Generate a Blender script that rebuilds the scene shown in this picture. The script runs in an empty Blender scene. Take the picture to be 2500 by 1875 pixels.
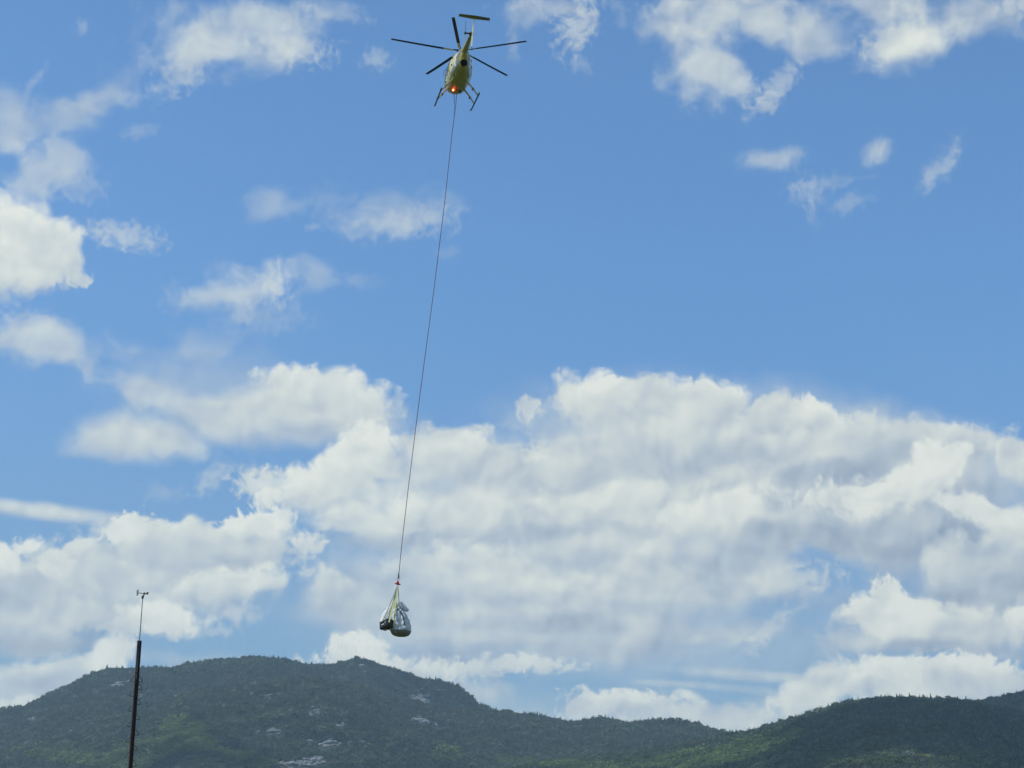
import bpy, bmesh, math, random
import numpy as np
from mathutils import Vector, Matrix
rad = math.radians
S = bpy.context.scene
COL = S.collection

# ------------------------------------------------------------------ camera
PITCH, ROLL, FPX, PW, PH = rad(17.3), rad(1.7), 5000.0, 2500.0, 1875.0
CAM = np.array([0.0, 0.0, 1.7])
_f = np.array([0, math.cos(PITCH), math.sin(PITCH)])
_u0 = np.array([0, -math.sin(PITCH), math.cos(PITCH)])
_r0 = np.array([1.0, 0, 0])
_r = _r0 * math.cos(ROLL) + _u0 * math.sin(ROLL)
_u = -_r0 * math.sin(ROLL) + _u0 * math.cos(ROLL)
cam_data = bpy.data.cameras.new('camera')
cam = bpy.data.objects.new('camera', cam_data)
COL.objects.link(cam)
cam.matrix_world = Matrix(((_r[0], _u[0], -_f[0], CAM[0]), (_r[1], _u[1], -_f[1], CAM[1]),
                           (_r[2], _u[2], -_f[2], CAM[2]), (0, 0, 0, 1)))
cam_data.sensor_width = 36.0
cam_data.lens = FPX / PW * 36.0
cam_data.clip_end = 60000
cam_data.clip_start = 0.1
S.camera = cam

def ray(px, py):                      # direction seen at a place of the photograph (2500 x 1875)
    d = _f + _r * (px - PW / 2) / FPX - _u * (py - PH / 2) / FPX
    return d / np.linalg.norm(d)
def azel(px, py):
    d = ray(px, py)
    return math.degrees(math.atan2(d[0], d[1])), math.degrees(math.asin(d[2]))
def at(px, py, dist):                 # a point in the world, dist metres from the camera
    return Vector(CAM + ray(px, py) * dist)
def at_y(px, py, Y):
    d = ray(px, py)
    return Vector(CAM + d * (Y / d[1]))

# ------------------------------------------------------------------ light, exposure
SUN_AZ, SUN_EL = rad(-105), rad(48)   # azimuth from +Y towards +X: left of the view and a little behind
sd = Vector((math.sin(SUN_AZ) * math.cos(SUN_EL), math.cos(SUN_AZ) * math.cos(SUN_EL), math.sin(SUN_EL)))
sun_data = bpy.data.lights.new('sun', 'SUN')
sun_data.energy = 3.6
sun_data.angle = rad(0.53)
sun_data.color = (1.0, 0.95, 0.86)
sun = bpy.data.objects.new('sun', sun_data)
COL.objects.link(sun)
sun.rotation_euler = sd.to_track_quat('Z', 'Y').to_euler()
sun.location = (0, 0, 3000)
S.view_settings.view_transform = 'Standard'
S.view_settings.look = 'None'
S.view_settings.exposure = 0.0
S.view_settings.gamma = 1.0
S.cycles.use_denoising = True
S.cycles.use_adaptive_sampling = True
S.cycles.adaptive_threshold = 0.012
S.cycles.adaptive_min_samples = 8
S.cycles.max_bounces = 5
S.cycles.diffuse_bounces = 2
S.cycles.volume_bounces = 1
S.cycles.transparent_max_bounces = 8

# ------------------------------------------------------------------ sky with clouds
W = bpy.data.worlds.new('World')
S.world = W
W.use_nodes = True
W.cycles.sampling_method = 'MANUAL'
W.cycles.sample_map_resolution = 256
nt = W.node_tree
nt.nodes.clear()
L = nt.links.new
def nd(t, **kw):
    n = nt.nodes.new(t)
    for k, v in kw.items():
        if k.startswith('i') and k[1:].isdigit():
            s = n.inputs[int(k[1:])]
            if isinstance(v, bpy.types.NodeSocket): L(v, s)
            else: s.default_value = v
        else: setattr(n, k, v)
    return n
def mth(op, a, b=0.0, c=0.0, clamp=False):
    n = nd('ShaderNodeMath', operation=op, use_clamp=clamp, i0=a, i1=b)
    if op == 'MULTIPLY_ADD':
        if isinstance(c, bpy.types.NodeSocket): L(c, n.inputs[2])
        else: n.inputs[2].default_value = c
    return n.outputs[0]
def vm(op, a, b=(0, 0, 0), c=None):
    n = nd('ShaderNodeVectorMath', operation=op, i0=a)
    if op not in ('LENGTH', 'NORMALIZE'):
        if isinstance(b, bpy.types.NodeSocket): L(b, n.inputs[1])
        elif op == 'SCALE':
            n.inputs['Scale'].default_value = b
        else: n.inputs[1].default_value = b
    if c is not None: n.inputs[2].default_value = c
    return n.outputs['Value'] if op in ('LENGTH', 'DOT_PRODUCT') else n.outputs['Vector']

tc = nd('ShaderNodeTexCoord')
sep = nd('ShaderNodeSeparateXYZ', i0=tc.outputs['Generated'])
X, Y, Z = sep.outputs
az = mth('MULTIPLY', mth('ARCTAN2', X, Y), 180 / math.pi)
el = mth('MULTIPLY', mth('ARCSINE', Z), 180 / math.pi)
P = nd('ShaderNodeCombineXYZ', i0=az, i1=el).outputs[0]
def noise(vec, scale, detail, rough=0.55, dist=0.0, lac=2.0):
    n = nd('ShaderNodeTexNoise', noise_dimensions='2D')
    L(vec, n.inputs['Vector'])
    for k, v in (('Scale', scale), ('Detail', detail), ('Roughness', rough), ('Distortion', dist), ('Lacunarity', lac)):
        n.inputs[k].default_value = v
    return n
# slow drift of the outlines, then finer curling
w1 = noise(P, 0.45, 2.0)
Pw = vm('ADD', P, vm('MULTIPLY', vm('SUBTRACT', w1.outputs['Color'], (0.5, 0.5, 0.5)), (0.95, 0.7, 0)))
w2 = noise(Pw, 1.5, 1.0)
Pw2 = vm('ADD', Pw, vm('MULTIPLY', vm('SUBTRACT', w2.outputs['Color'], (0.5, 0.5, 0.5)), (0.20, 0.18, 0)))
# wisps: stretched; puffs: rounded heads
wis = noise(vm('MULTIPLY', Pw2, (0.8, 1.0, 1)), 0.95, 6.0, 0.50, 0.0).outputs[0]
n_w = mth('MULTIPLY', mth('SUBTRACT', wis, 0.5), 3.2)
def puff(v):
    vo = nd('ShaderNodeTexVoronoi', voronoi_dimensions='2D', feature='F1')
    vo.normalize = True
    L(v, vo.inputs['Vector'])
    for k, q in (('Scale', 1.7), ('Detail', 3.0), ('Roughness', 0.5), ('Lacunarity', 2.2), ('Randomness', 1.0)):
        vo.inputs[k].default_value = q
    return vo.outputs['Distance']
SOFT_N = noise(Pw2, 1.2, 6.0, 0.50).outputs[0]
pf = puff(Pw2)
n_c = mth('ADD', mth('MULTIPLY', mth('SUBTRACT', 0.32, pf), 2.1), mth('MULTIPLY', mth('SUBTRACT', SOFT_N, 0.5), 1.5))
Ps = vm('ADD', Pw, (-0.16, 0.26, 0))                 # a little nearer to the sun
rel = mth('ADD', mth('MULTIPLY', mth('SUBTRACT', noise(Pw, 0.8, 2.0, 0.45).outputs[0], noise(Ps, 0.8, 2.0, 0.45).outputs[0]), 1.0),
          mth('ADD', mth('MULTIPLY', mth('SUBTRACT', wis, 0.5), 0.30), mth('MULTIPLY', mth('SUBTRACT', 0.32, pf), 0.22)))
n_f = mth('MULTIPLY', mth('SUBTRACT', noise(Pw2, 4.2, 4.0, 0.5).outputs[0], 0.5), 3.4)

K = 2500 / 2212.0
# x, y, rx, ry (in the 2212 px wide view of the photograph), tilt, opacity, shade, shade gradient upward, kind
BLOBS = '''
# upper left wisps
510 75 150 62 -10 .80 .72 .05 w
420 130 85 30 -45 .55 .6 0 w
625 108 75 26 5 .65 .65 0 w
620 30 70 22 -25 .45 .6 0 w
735 32 55 14 15 .35 .6 0 w
165 52 18 12 0 .28 .6 0 w
215 205 90 34 -25 .50 .5 0 w
120 262 130 42 -25 .42 .5 0 w
10 270 60 60 0 .5 .6 0 w
70 190 36 10 -60 .28 .6 0 w
100 365 105 38 -12 .70 .7 0 w
165 400 42 30 0 .35 .6 0 w
14 535 118 108 12 1 .74 .14 m
5 560 90 60 10 .7 .86 .1 m
125 550 68 70 20 .95 .72 .1 c
170 600 30 22 0 .8 .7 0 c
280 505 60 24 8 .62 .62 0 w
210 495 40 17 0 .32 .6 0 w
105 738 98 42 8 .88 .66 .06 w
50 705 46 28 0 .6 .6 0 w
820 130 30 22 0 .40 .6 0 w
305 285 22 15 0 .30 .6 0 w
590 435 50 40 -20 .46 .55 0 w
860 455 88 40 -5 .42 .55 0 w
870 482 88 26 -3 .5 .62 0 w
700 490 20 9 -20 .36 .6 0 w
720 430 50 26 0 .18 .6 0 w
970 545 20 11 0 .2 .6 0 w
520 632 100 36 -2 .82 .7 .1 w
592 622 30 30 0 .6 .8 .1 w
675 603 42 32 -20 .5 .6 0 w
775 612 42 15 0 .22 .6 0 w
380 642 40 26 0 .25 .55 0 w
565 685 80 28 0 .32 .5 0 w
# middle left group
430 830 190 80 0 .38 .5 0 s
420 750 60 40 0 .35 .5 0 w
330 850 100 32 22 .65 .6 0 w
640 905 230 58 3 .85 .55 .12 t
700 858 155 60 14 .96 .72 .14 c
600 870 110 45 0 .5 .8 .1 t
470 905 90 50 0 .7 .6 .1 t
275 948 115 52 2 .92 .66 .08 t
240 970 70 25 0 .6 .45 0 s
380 950 70 30 25 .7 .68 0 t
455 1030 42 18 -32 .55 .6 0 w
350 1065 36 15 0 .35 .5 0 w
540 1015 40 20 0 .5 .6 0 w
# upper right
1240 62 30 52 10 .75 .66 0 w
1130 30 60 34 0 .45 .55 0 w
1112 75 13 48 5 .32 .55 0 w
1200 12 75 22 0 .5 .5 0 w
1265 150 26 14 0 .3 .55 0 w
1500 30 125 48 0 .72 .48 0 w
1470 15 60 20 0 .5 .6 0 w
1630 35 130 58 10 .78 .56 0 w
1760 62 112 52 10 .62 .5 0 w
1900 15 170 32 0 .72 .42 0 w
2080 30 120 42 0 .72 .42 0 w
2195 15 50 25 0 .85 .6 0 w
1510 140 76 56 25 .86 .66 0 w
1590 182 60 22 30 .55 .55 0 w
1665 185 62 17 -48 .58 .55 0 w
1492 205 16 30 15 .4 .55 0 w
1965 88 74 50 -8 1 .72 .1 p
1975 88 52 34 -8 .9 .9 .1 p
1920 92 50 30 -10 .75 .66 0 w
1668 346 58 22 -4 .62 .62 0 p
1900 330 28 20 0 .62 .6 0 p
2022 368 48 15 -55 .5 .55 0 w
2045 315 30 10 -50 .28 .5 0 w
1750 420 40 28 0 .36 .5 0 w
1850 437 32 15 -15 .36 .55 0 w
1748 465 13 28 0 .26 .5 0 w
1795 395 62 14 -8 .28 .5 0 w
1910 880 40 22 0 .25 .4 0 w
# big bank: grey body first
1650 1010 520 150 6 1 .54 .10 t
1960 1000 260 90 8 1 .45 .10 t
1230 1090 420 150 0 1 .60 .08 t
1350 1290 480 120 -3 .92 .50 .08 t
960 1300 330 120 0 .85 .50 .08 t
1900 1160 330 90 0 .95 .36 .05 t
2140 1240 130 130 0 1 .42 0 t
1640 1230 160 60 -5 .7 .38 0 t
# heads along the top
1145 882 34 24 0 .8 .62 .1 c
1292 862 96 52 10 1 .78 .12 c
1430 872 120 52 0 1 .66 .14 c
1530 870 80 55 0 1 .66 .16 c
1400 950 150 50 0 .9 .55 .05 t
1490 915 70 40 -20 .8 .72 .1 t
1690 900 70 46 0 1 .70 .12 c
1780 905 70 32 14 1 .85 .1 c
1800 960 150 48 -8 .9 .66 .1 m
1960 945 150 40 4 .9 .55 .12 m
2090 960 85 36 5 1 .58 .14 c
2200 985 44 60 -30 1 .70 .1 c
1030 935 38 34 0 .8 .6 .1 c
1000 985 120 60 10 1 .68 .12 c
1180 1010 150 52 5 .95 .55 .1 c
1165 985 40 14 -20 .7 .9 0 m
560 1040 62 30 0 .85 .7 .1 m
790 985 82 62 -10 1 .88 .1 c
700 1040 130 46 -18 1 .86 .1 c
900 1000 60 60 0 .7 .62 .1 c
760 1075 120 30 -10 .8 .7 .08 t
# bright and dark folds
960 1110 170 48 -5 .85 .80 .1 t
820 1120 160 42 0 .9 .76 .1 m
1080 1110 130 40 0 .6 .75 .1 t
1330 1085 170 44 -8 .92 .82 .12 m
1560 1095 120 44 -14 .95 .92 .1 m
1470 1125 110 34 0 .8 .76 .1 t
1656 1135 95 38 -8 .85 .84 .1 t
1500 1010 110 26 0 .5 .3 0 s
1620 1010 60 22 -20 .5 .34 0 s
1775 1028 110 26 2 .85 .24 0 s
1840 1068 120 28 -10 .95 .86 .12 m
1984 1030 115 58 -32 1 .95 .1 c
1900 1075 90 30 -20 .8 .88 .1 m
2022 978 60 16 -10 .8 .95 0 m
1325 850 60 34 0 .85 .86 .1 c
1640 905 50 40 -30 .7 .64 .1 c
2060 935 70 22 8 .7 .66 .1 m
1560 1170 220 26 -10 .6 .5 0 t
1100 1158 230 20 -2 .75 .22 0 s
860 1172 150 20 0 .65 .32 0 s
1820 1160 210 34 3 .85 .22 .06 s
2107 1102 90 32 10 1 .88 .1 c
2190 1140 80 56 0 .95 .74 .08 m
2078 1150 50 26 -5 .85 .10 0 m
2046 1212 60 50 -35 .8 .66 .1 m
2150 1300 120 50 -10 .9 .34 0 t
2010 1290 90 26 -10 .7 .24 0 s
1044 1222 130 44 8 .85 .76 .1 m
1208 1272 150 36 3 .8 .68 .1 m
1400 1208 60 34 -20 .8 .74 .1 m
1385 1262 120 40 0 .75 .66 .1 m
700 1262 56 36 30 .85 .78 .1 m
736 1318 100 50 0 .8 .5 .1 t
1100 1330 180 24 0 .6 .66 .1 t
1235 1355 210 24 0 .8 .24 0 s
1064 1375 140 13 2 .7 .62 0 t
994 1416 135 18 3 .85 .20 0 s
1300 1400 180 26 0 .6 .3 0 s
# blue gaps
1790 1235 95 42 10 .80 0 0 M
1700 1310 100 34 10 .6 0 0 M
1560 1330 110 28 -5 .45 0 0 S
640 1215 40 105 5 .8 0 0 M
600 1370 110 50 0 .8 0 0 S
1270 1450 330 26 4 .5 0 0 S
1700 1420 110 40 0 .6 0 0 M
1500 1410 420 70 0 .32 .5 0 s
1100 940 60 24 10 .5 0 0 M
# lower scraps
1697 1252 90 26 -5 .85 .60 .08 w
1594 1368 42 18 10 .7 .66 0 w
1668 1362 66 18 -46 .7 .66 0 w
1504 1382 26 13 -35 .66 .66 0 w
1385 1388 76 34 -5 .85 .62 .1 w
1799 1388 16 46 25 .6 .6 0 w
# bright heap on the right
1960 1345 150 62 6 1 .66 .1 c
1914 1330 92 56 10 1 .95 .1 c
1920 1272 36 30 0 1 .97 .1 c
2004 1356 90 40 14 1 .88 .12 c
2110 1358 120 40 2 1 .68 .1 m
2204 1350 44 26 0 1 .85 .1 c
2050 1400 210 20 2 .95 .22 .05 s
1850 1385 60 20 10 .7 .55 0 t
# lower middle heads
780 1400 66 32 5 1 .86 .1 c
880 1436 190 26 2 .95 .74 .1 m
1106 1434 140 20 0 .9 .72 .1 m
720 1420 18 24 0 .8 .9 0 c
1000 1482 100 26 10 .7 .5 .05 t
1075 1480 11 24 0 .5 .12 0 t
# left bank
400 1195 235 70 0 1 .58 .10 c
120 1280 210 95 0 1 .50 .10 c
330 1280 210 60 0 .9 .48 .08 t
40 1360 120 50 0 .8 .45 0 t
90 1104 215 17 6.5 .9 .70 .1 l
545 1128 90 30 -10 1 .93 .1 c
604 1128 30 26 0 1 .97 .1 p
275 1146 52 30 -30 1 .93 .1 c
250 1168 22 17 0 1 .9 0 c
400 1165 100 36 0 .9 .66 .14 m
76 1178 32 18 0 1 .95 .1 m
22 1212 42 34 0 1 .9 .1 c
132 1222 62 32 -20 .9 .84 .1 c
180 1188 30 26 0 .9 .72 .1 c
520 1217 90 22 0 .6 .36 0 s
480 1270 150 32 -8 .95 .74 .12 m
520 1250 80 22 -18 .8 .84 .1 m
300 1246 80 26 0 .7 .62 .1 m
660 1178 46 26 10 .9 .76 .1 m
340 1338 98 38 5 1 .90 .1 c
262 1360 52 24 0 .9 .78 .1 c
512 1325 46 18 0 .75 .64 .1 w
460 1361 46 12 0 .5 .6 0 w
160 1330 110 34 0 .7 .6 .08 m
80 1388 180 22 3 .9 .20 0 s
100 1450 140 34 -5 .95 .70 .1 m
248 1418 62 34 -20 .95 .80 .1 c
80 1482 160 30 -8 .85 .45 0 t
24 1524 90 22 -6 .95 .78 .1 m
440 1428 130 18 0 .45 .5 0 s
# lower right
1352 1514 122 28 3 1 .74 .12 c
1360 1498 44 14 10 .95 .93 0 m
1270 1530 66 26 -20 .9 .70 .1 c
1438 1545 170 30 0 .95 .52 .08 m
1500 1508 44 9 14 .8 .88 0 p
1590 1560 140 34 0 .9 .58 .08 m
1774 1484 110 44 -24 1 .74 .1 c
1942 1452 125 34 0 1 .84 .1 c
1966 1484 160 44 0 1 .88 .06 c
2110 1442 116 30 2 1 .84 .1 c
2140 1485 150 44 0 .95 .62 .08 c
1640 1460 175 11 4 .62 .6 0 l
1760 1466 80 9 4 .5 .6 0 l
1457 1477 78 7 3 .5 .6 0 l
1582 1487 90 8 5 .4 .6 0 l
1106 1610 1500 90 0 .55 .58 0 s
1798 1474 42 16 -20 .55 .52 0 t
1872 1486 72 20 0 .6 .54 0 t
2062 1486 64 24 10 .6 .55 0 t
1925 1446 46 20 0 .8 .94 .1 c
2120 1436 50 20 -10 .8 .92 .1 c
1419 1532 56 14 0 .6 .52 0 t
1300 1515 34 18 -20 .7 .88 .1 c
1240 950 46 18 -10 .5 .72 .1 m
1700 960 90 26 -8 .55 .74 .1 m
1560 1030 70 22 -12 .5 .70 .1 m
1250 1180 60 18 0 .5 .68 .1 m
900 1230 70 26 0 .45 .66 .1 m
'''
KIND = {'w': (1.30, 0.92), 'c': (0.46, 0.56), 's': (1.10, 0.32), 't': (0.85, 0.22), 'm': (0.70, 0.62), 'p': (1.35, 0.42), 'l': (1.2, 0.25)}
state = None
Pc, cnt = Pw, 0
for ln in BLOBS.strip().splitlines():
    t = ln.split()
    if not t or t[0].startswith('#'): continue
    x, y, rx, ry, tilt, op, sh, gr = [float(q) for q in t[:8]]
    kind = t[8]
    if kind == 'w': op *= 0.86
    if kind in 'cm': gr *= 1.7
    x, y, rx, ry = x * K, y * K, rx * K, ry * K
    a = rad(tilt)
    c0 = np.array(azel(x, y))
    e1 = np.array(azel(x + rx * math.cos(a), y + rx * math.sin(a))) - c0
    e2 = np.array(azel(x + ry * math.sin(a), y - ry * math.cos(a))) - c0
    cnt += 1
    if cnt % 8 == 0:                   # chains the groups, so that the shader is worked through in order
        n_ = nd('ShaderNodeVectorMath', operation='MULTIPLY_ADD', i0=state)
        n_.inputs[1].default_value = (1e-7, 1e-7, 0)
        L(Pw, n_.inputs[2])
        Pc = n_.outputs[0]
    mp = nd('ShaderNodeMapping', vector_type='TEXTURE')
    L(Pc, mp.inputs['Vector'])
    mp.inputs['Location'].default_value = (c0[0], c0[1], 0)
    mp.inputs['Rotation'].default_value = (0, 0, math.atan2(e1[1], e1[0]))
    mp.inputs['Scale'].default_value = (float(np.hypot(*e1)), float(np.hypot(*e2)), 1)
    q = mp.outputs[0]
    soft, amp = KIND[kind.lower()]
    src = n_w if kind.lower() in 'wsl' else n_c
    mn_ = min(rx, ry) / K
    if kind.lower() in 'cmt': amp *= min(1.0, (42 / mn_)) ** 0.75
    if kind.lower() == 'w': amp *= min(1.0, (50 / mn_)) ** 0.6
    if kind in 'cm': soft *= min(1.0, (50 / mn_)) ** 0.35
    if kind == 'p': src, amp = (n_f, 0.26) if min(rx, ry) < 40 else (n_w, 0.6)
    elif kind == 'l': L(P, mp.inputs['Vector'])
    elif min(rx, ry) < 34: src, amp, soft = n_f, amp * 0.8, soft * 1.15
    d = mth('MULTIPLY_ADD', src, -amp, vm('LENGTH', q))
    mr = nd('ShaderNodeMapRange', interpolation_type='SMOOTHSTEP')
    L(d, mr.inputs[0])
    for k, v in ((1, 1.0 + soft * 0.5), (2, 1.0 - soft * 0.62), (3, 0.0), (4, op)):
        mr.inputs[k].default_value = v
    b = vm('MULTIPLY_ADD', q, (0, gr, 0), (1, sh, 0)) if kind.islower() else (0, 0, 0)
    mx = nd('ShaderNodeMix', data_type='VECTOR')
    L(mr.outputs[0], mx.inputs[0])
    if state is None: mx.inputs[4].default_value = (0, 0, 0)
    else: L(state, mx.inputs[4])
    if isinstance(b, tuple): mx.inputs[5].default_value = b
    else: L(b, mx.inputs[5])
    state = mx.outputs[1]
sp = nd('ShaderNodeSeparateXYZ', i0=state)
A, SA = sp.outputs[0], sp.outputs[1]
shade = mth('DIVIDE', SA, mth('MAXIMUM', A, 0.001))
relw = mth('MULTIPLY', rel, 0.75)
shade = mth('ADD', mth('MULTIPLY_ADD', shade, 0.90, 0.09), relw)
# the rest of the sky, all round and overhead: broken cloud of the same sort
oth = noise(vm('MULTIPLY', P, (0.045, 0.075, 1)), 1.0, 6.0, 0.6)
om = nd('ShaderNodeMapRange', interpolation_type='SMOOTHSTEP')
L(oth.outputs[0], om.inputs[0])
for k, v in ((1, 0.50), (2, 0.66), (3, 0.0), (4, 0.85)): om.inputs[k].default_value = v
def ramp(v, a_, b_, lo=0.0, hi=1.0):
    n = nd('ShaderNodeMapRange', interpolation_type='SMOOTHSTEP')
    L(v, n.inputs[0])
    for k, q in ((1, a_), (2, b_), (3, lo), (4, hi)): n.inputs[k].default_value = q
    return n.outputs[0]
away = mth('MAXIMUM', ramp(mth('ABSOLUTE', az), 17.0, 24.0), ramp(el, 29.0, 34.0))
A = mth('MAXIMUM', A, mth('MULTIPLY', om.outputs[0], away))
shade = mth('ADD', shade, mth('MULTIPLY', away, 0.6))
A = mth('MULTIPLY', A, ramp(el, -1.0, 1.0))
cr = nd('ShaderNodeValToRGB')
L(shade, cr.inputs[0])
ce = cr.color_ramp.elements
while len(ce) < 5: ce.new(0.5)
for e_, (p_, c_) in zip(ce, ((0.0, (0.26, 0.345, 0.465)), (0.28, (0.385, 0.465, 0.56)), (0.55, (0.545, 0.61, 0.65)), (0.80, (0.70, 0.75, 0.715)), (1.0, (0.82, 0.85, 0.785)))):
    e_.position = p_
    e_.color = (*c_, 1)
sky = nd('ShaderNodeTexSky', sky_type='NISHITA', sun_disc=False, sun_elevation=SUN_EL, sun_rotation=SUN_AZ,
         altitude=200.0, air_density=1.0, dust_density=0.6, ozone_density=2.0)
tint = nd('ShaderNodeMix', data_type='RGBA', blend_type='MULTIPLY')
tint.inputs[0].default_value = 1.0
L(sky.outputs[0], tint.inputs[6])
SKY = 0.10
tl = nd('ShaderNodeMix', data_type='RGBA')
L(ramp(el, 4.0, 22.0), tl.inputs[0])
tl.inputs[6].default_value = (SKY * 0.90, SKY * 0.98, SKY * 0.99, 1)
tl.inputs[7].default_value = (SKY * 0.94, SKY * 1.36, SKY * 1.66, 1)
L(tl.outputs[2], tint.inputs[7])
fin = nd('ShaderNodeMix', data_type='RGBA')
L(A, fin.inputs[0]); L(tint.outputs[2], fin.inputs[6]); L(cr.outputs[0], fin.inputs[7])
bg = nd('ShaderNodeBackground', i0=fin.outputs[2], i1=1.0)
out = nd('ShaderNodeOutputWorld')
L(bg.outputs[0], out.inputs[0])

# ------------------------------------------------------------------ materials and mesh helpers
def mat(name, col, rough=0.6, metal=0.0, var=0.0, scale=5.0, bump=0.0, emit=None, estr=0.0, coat=0.0, spec=0.5):
    m = bpy.data.materials.new(name)
    m.use_nodes = True
    t = m.node_tree
    b = t.nodes['Principled BSDF']
    b.inputs['Base Color'].default_value = (*col, 1)
    b.inputs['Roughness'].default_value = rough
    b.inputs['Metallic'].default_value = metal
    b.inputs['Specular IOR Level'].default_value = spec
    if coat: b.inputs['Coat Weight'].default_value = coat
    if emit:
        b.inputs['Emission Color'].default_value = (*emit, 1)
        b.inputs['Emission Strength'].default_value = estr
    if var or bump:
        co = t.nodes.new('ShaderNodeTexCoord')
        n = t.nodes.new('ShaderNodeTexNoise')
        n.inputs['Scale'].default_value = scale
        n.inputs['Detail'].default_value = 5
        t.links.new(co.outputs['Object'], n.inputs['Vector'])
        if var:
            r = t.nodes.new('ShaderNodeMapRange')
            r.inputs[1].default_value = 0.3; r.inputs[2].default_value = 0.7
            r.inputs[3].default_value = 1 - var; r.inputs[4].default_value = 1 + var
            t.links.new(n.outputs[0], r.inputs[0])
            mx = t.nodes.new('ShaderNodeVectorMath'); mx.operation = 'SCALE'
            mx.inputs[0].default_value = col
            t.links.new(r.outputs[0], mx.inputs['Scale'])
            t.links.new(mx.outputs[0], b.inputs['Base Color'])
        if bump:
            bp = t.nodes.new('ShaderNodeBump')
            bp.inputs['Strength'].default_value = bump
            bp.inputs['Distance'].default_value = 0.05
            t.links.new(n.outputs[0], bp.inputs['Height'])
            t.links.new(bp.outputs[0], b.inputs['Normal'])
    return m

class G:
    """collects vertices and faces of ONE mesh"""
    def __init__(s): s.v, s.f = [], []
    def add(s, v, f):
        o = len(s.v)
        s.v += [tuple(p) for p in v]
        s.f += [tuple(i + o for i in q) for q in f]
    def tube(s, pts, r, seg=8, cap=True):
        pts = [Vector(p) for p in pts]
        rs = r if isinstance(r, (list, tuple)) else [r] * len(pts)
        o = len(s.v)
        up = None
        for i, p in enumerate(pts):
            d = (pts[min(i + 1, len(pts) - 1)] - pts[max(i - 1, 0)]).normalized()
            if up is None: up = d.orthogonal().normalized()
            up = (up - d * up.dot(d)).normalized()
            w = d.cross(up)
            for k in range(seg):
                a = 2 * math.pi * k / seg
                s.v.append(tuple(p + (up * math.cos(a) + w * math.sin(a)) * rs[i]))
        for i in range(len(pts) - 1):
            for k in range(seg):
                a, b = o + i * seg + k, o + i * seg + (k + 1) % seg
                s.f.append((a, b, b + seg, a + seg))
        if cap:
            s.f.append(tuple(o + k for k in range(seg))[::-1])
            s.f.append(tuple(o + (len(pts) - 1) * seg + k for k in range(seg)))
        return s
    def box(s, c, sz, M=None):
        c = Vector(c)
        vs = []
        for sx in (-.5, .5):
            for sy in (-.5, .5):
                for sz_ in (-.5, .5):
                    q = Vector((sx * sz[0], sy * sz[1], sz_ * sz[2]))
                    vs.append(c + (M @ q if M else q))
        s.add(vs, [(0, 1, 3, 2), (4, 6, 7, 5), (0, 4, 5, 1), (2, 3, 7, 6), (0, 2, 6, 4), (1, 5, 7, 3)])
        return s
    def ball(s, c, r, n=10, fn=None):
        c = Vector(c)
        rr = r if isinstance(r, (tuple, list)) else (r, r, r)
        vs = [(0, 0, 1)]
        for i in range(1, n):
            t = math.pi * i / n
            for k in range(2 * n):
                a = math.pi * k / n
                vs.append((math.sin(t) * math.cos(a), math.sin(t) * math.sin(a), math.cos(t)))
        vs.append((0, 0, -1))
        m = 2 * n
        fs = [(0, 1 + k, 1 + (k + 1) % m) for k in range(m)]
        for i in range(n - 2):
            for k in range(m):
                a, b = 1 + i * m + k, 1 + i * m + (k + 1) % m
                fs.append((a, a + m, b + m, b))
        e = len(vs) - 1
        fs += [(e, 1 + (n - 2) * m + (k + 1) % m, 1 + (n - 2) * m + k) for k in range(m)]
        out = []
        for q in vs:
            q = Vector(q)
            if fn: q = q * fn(q)
            out.append(c + Vector((q.x * rr[0], q.y * rr[1], q.z * rr[2])))
        s.add(out, fs)
        return s
    def prism(s, poly, thick, M):
        """a flat outline (x, z) given a thickness along local y, with a rounded rim left square"""
        n = len(poly)
        vs = [M @ Vector((x, -thick / 2, z)) for x, z in poly] + [M @ Vector((x, thick / 2, z)) for x, z in poly]
        fs = [tuple(range(n)), tuple(range(2 * n - 1, n - 1, -1))] + [(i, i + n, (i + 1) % n + n, (i + 1) % n) for i in range(n)]
        s.add(vs, fs)
        return s
    def build(s, name, m, parent=None, smooth=True):
        me = bpy.data.meshes.new(name)
        me.from_pydata(s.v, [], s.f)
        me.validate()
        b = bmesh.new(); b.from_mesh(me)
        bmesh.ops.recalc_face_normals(b, faces=b.faces)
        b.to_mesh(me); b.free()
        if smooth:
            me.polygons.foreach_set('use_smooth', [True] * len(me.polygons))
            try: me.set_sharp_from_angle(angle=rad(38))
            except Exception: pass
        me.materials.append(m)
        o = bpy.data.objects.new(name, me)
        COL.objects.link(o)
        if parent: o.parent = parent
        return o
def tag(o, label=None, cat=None, group=None, kind=None):
    if label: o['label'] = label
    if cat: o['category'] = cat
    if group: o['group'] = group
    if kind: o['kind'] = kind
    return o
def empty(name, loc, label, cat, group=None):
    o = bpy.data.objects.new(name, None)
    COL.objects.link(o)
    o.location = loc
    return tag(o, label, cat, group)

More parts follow.
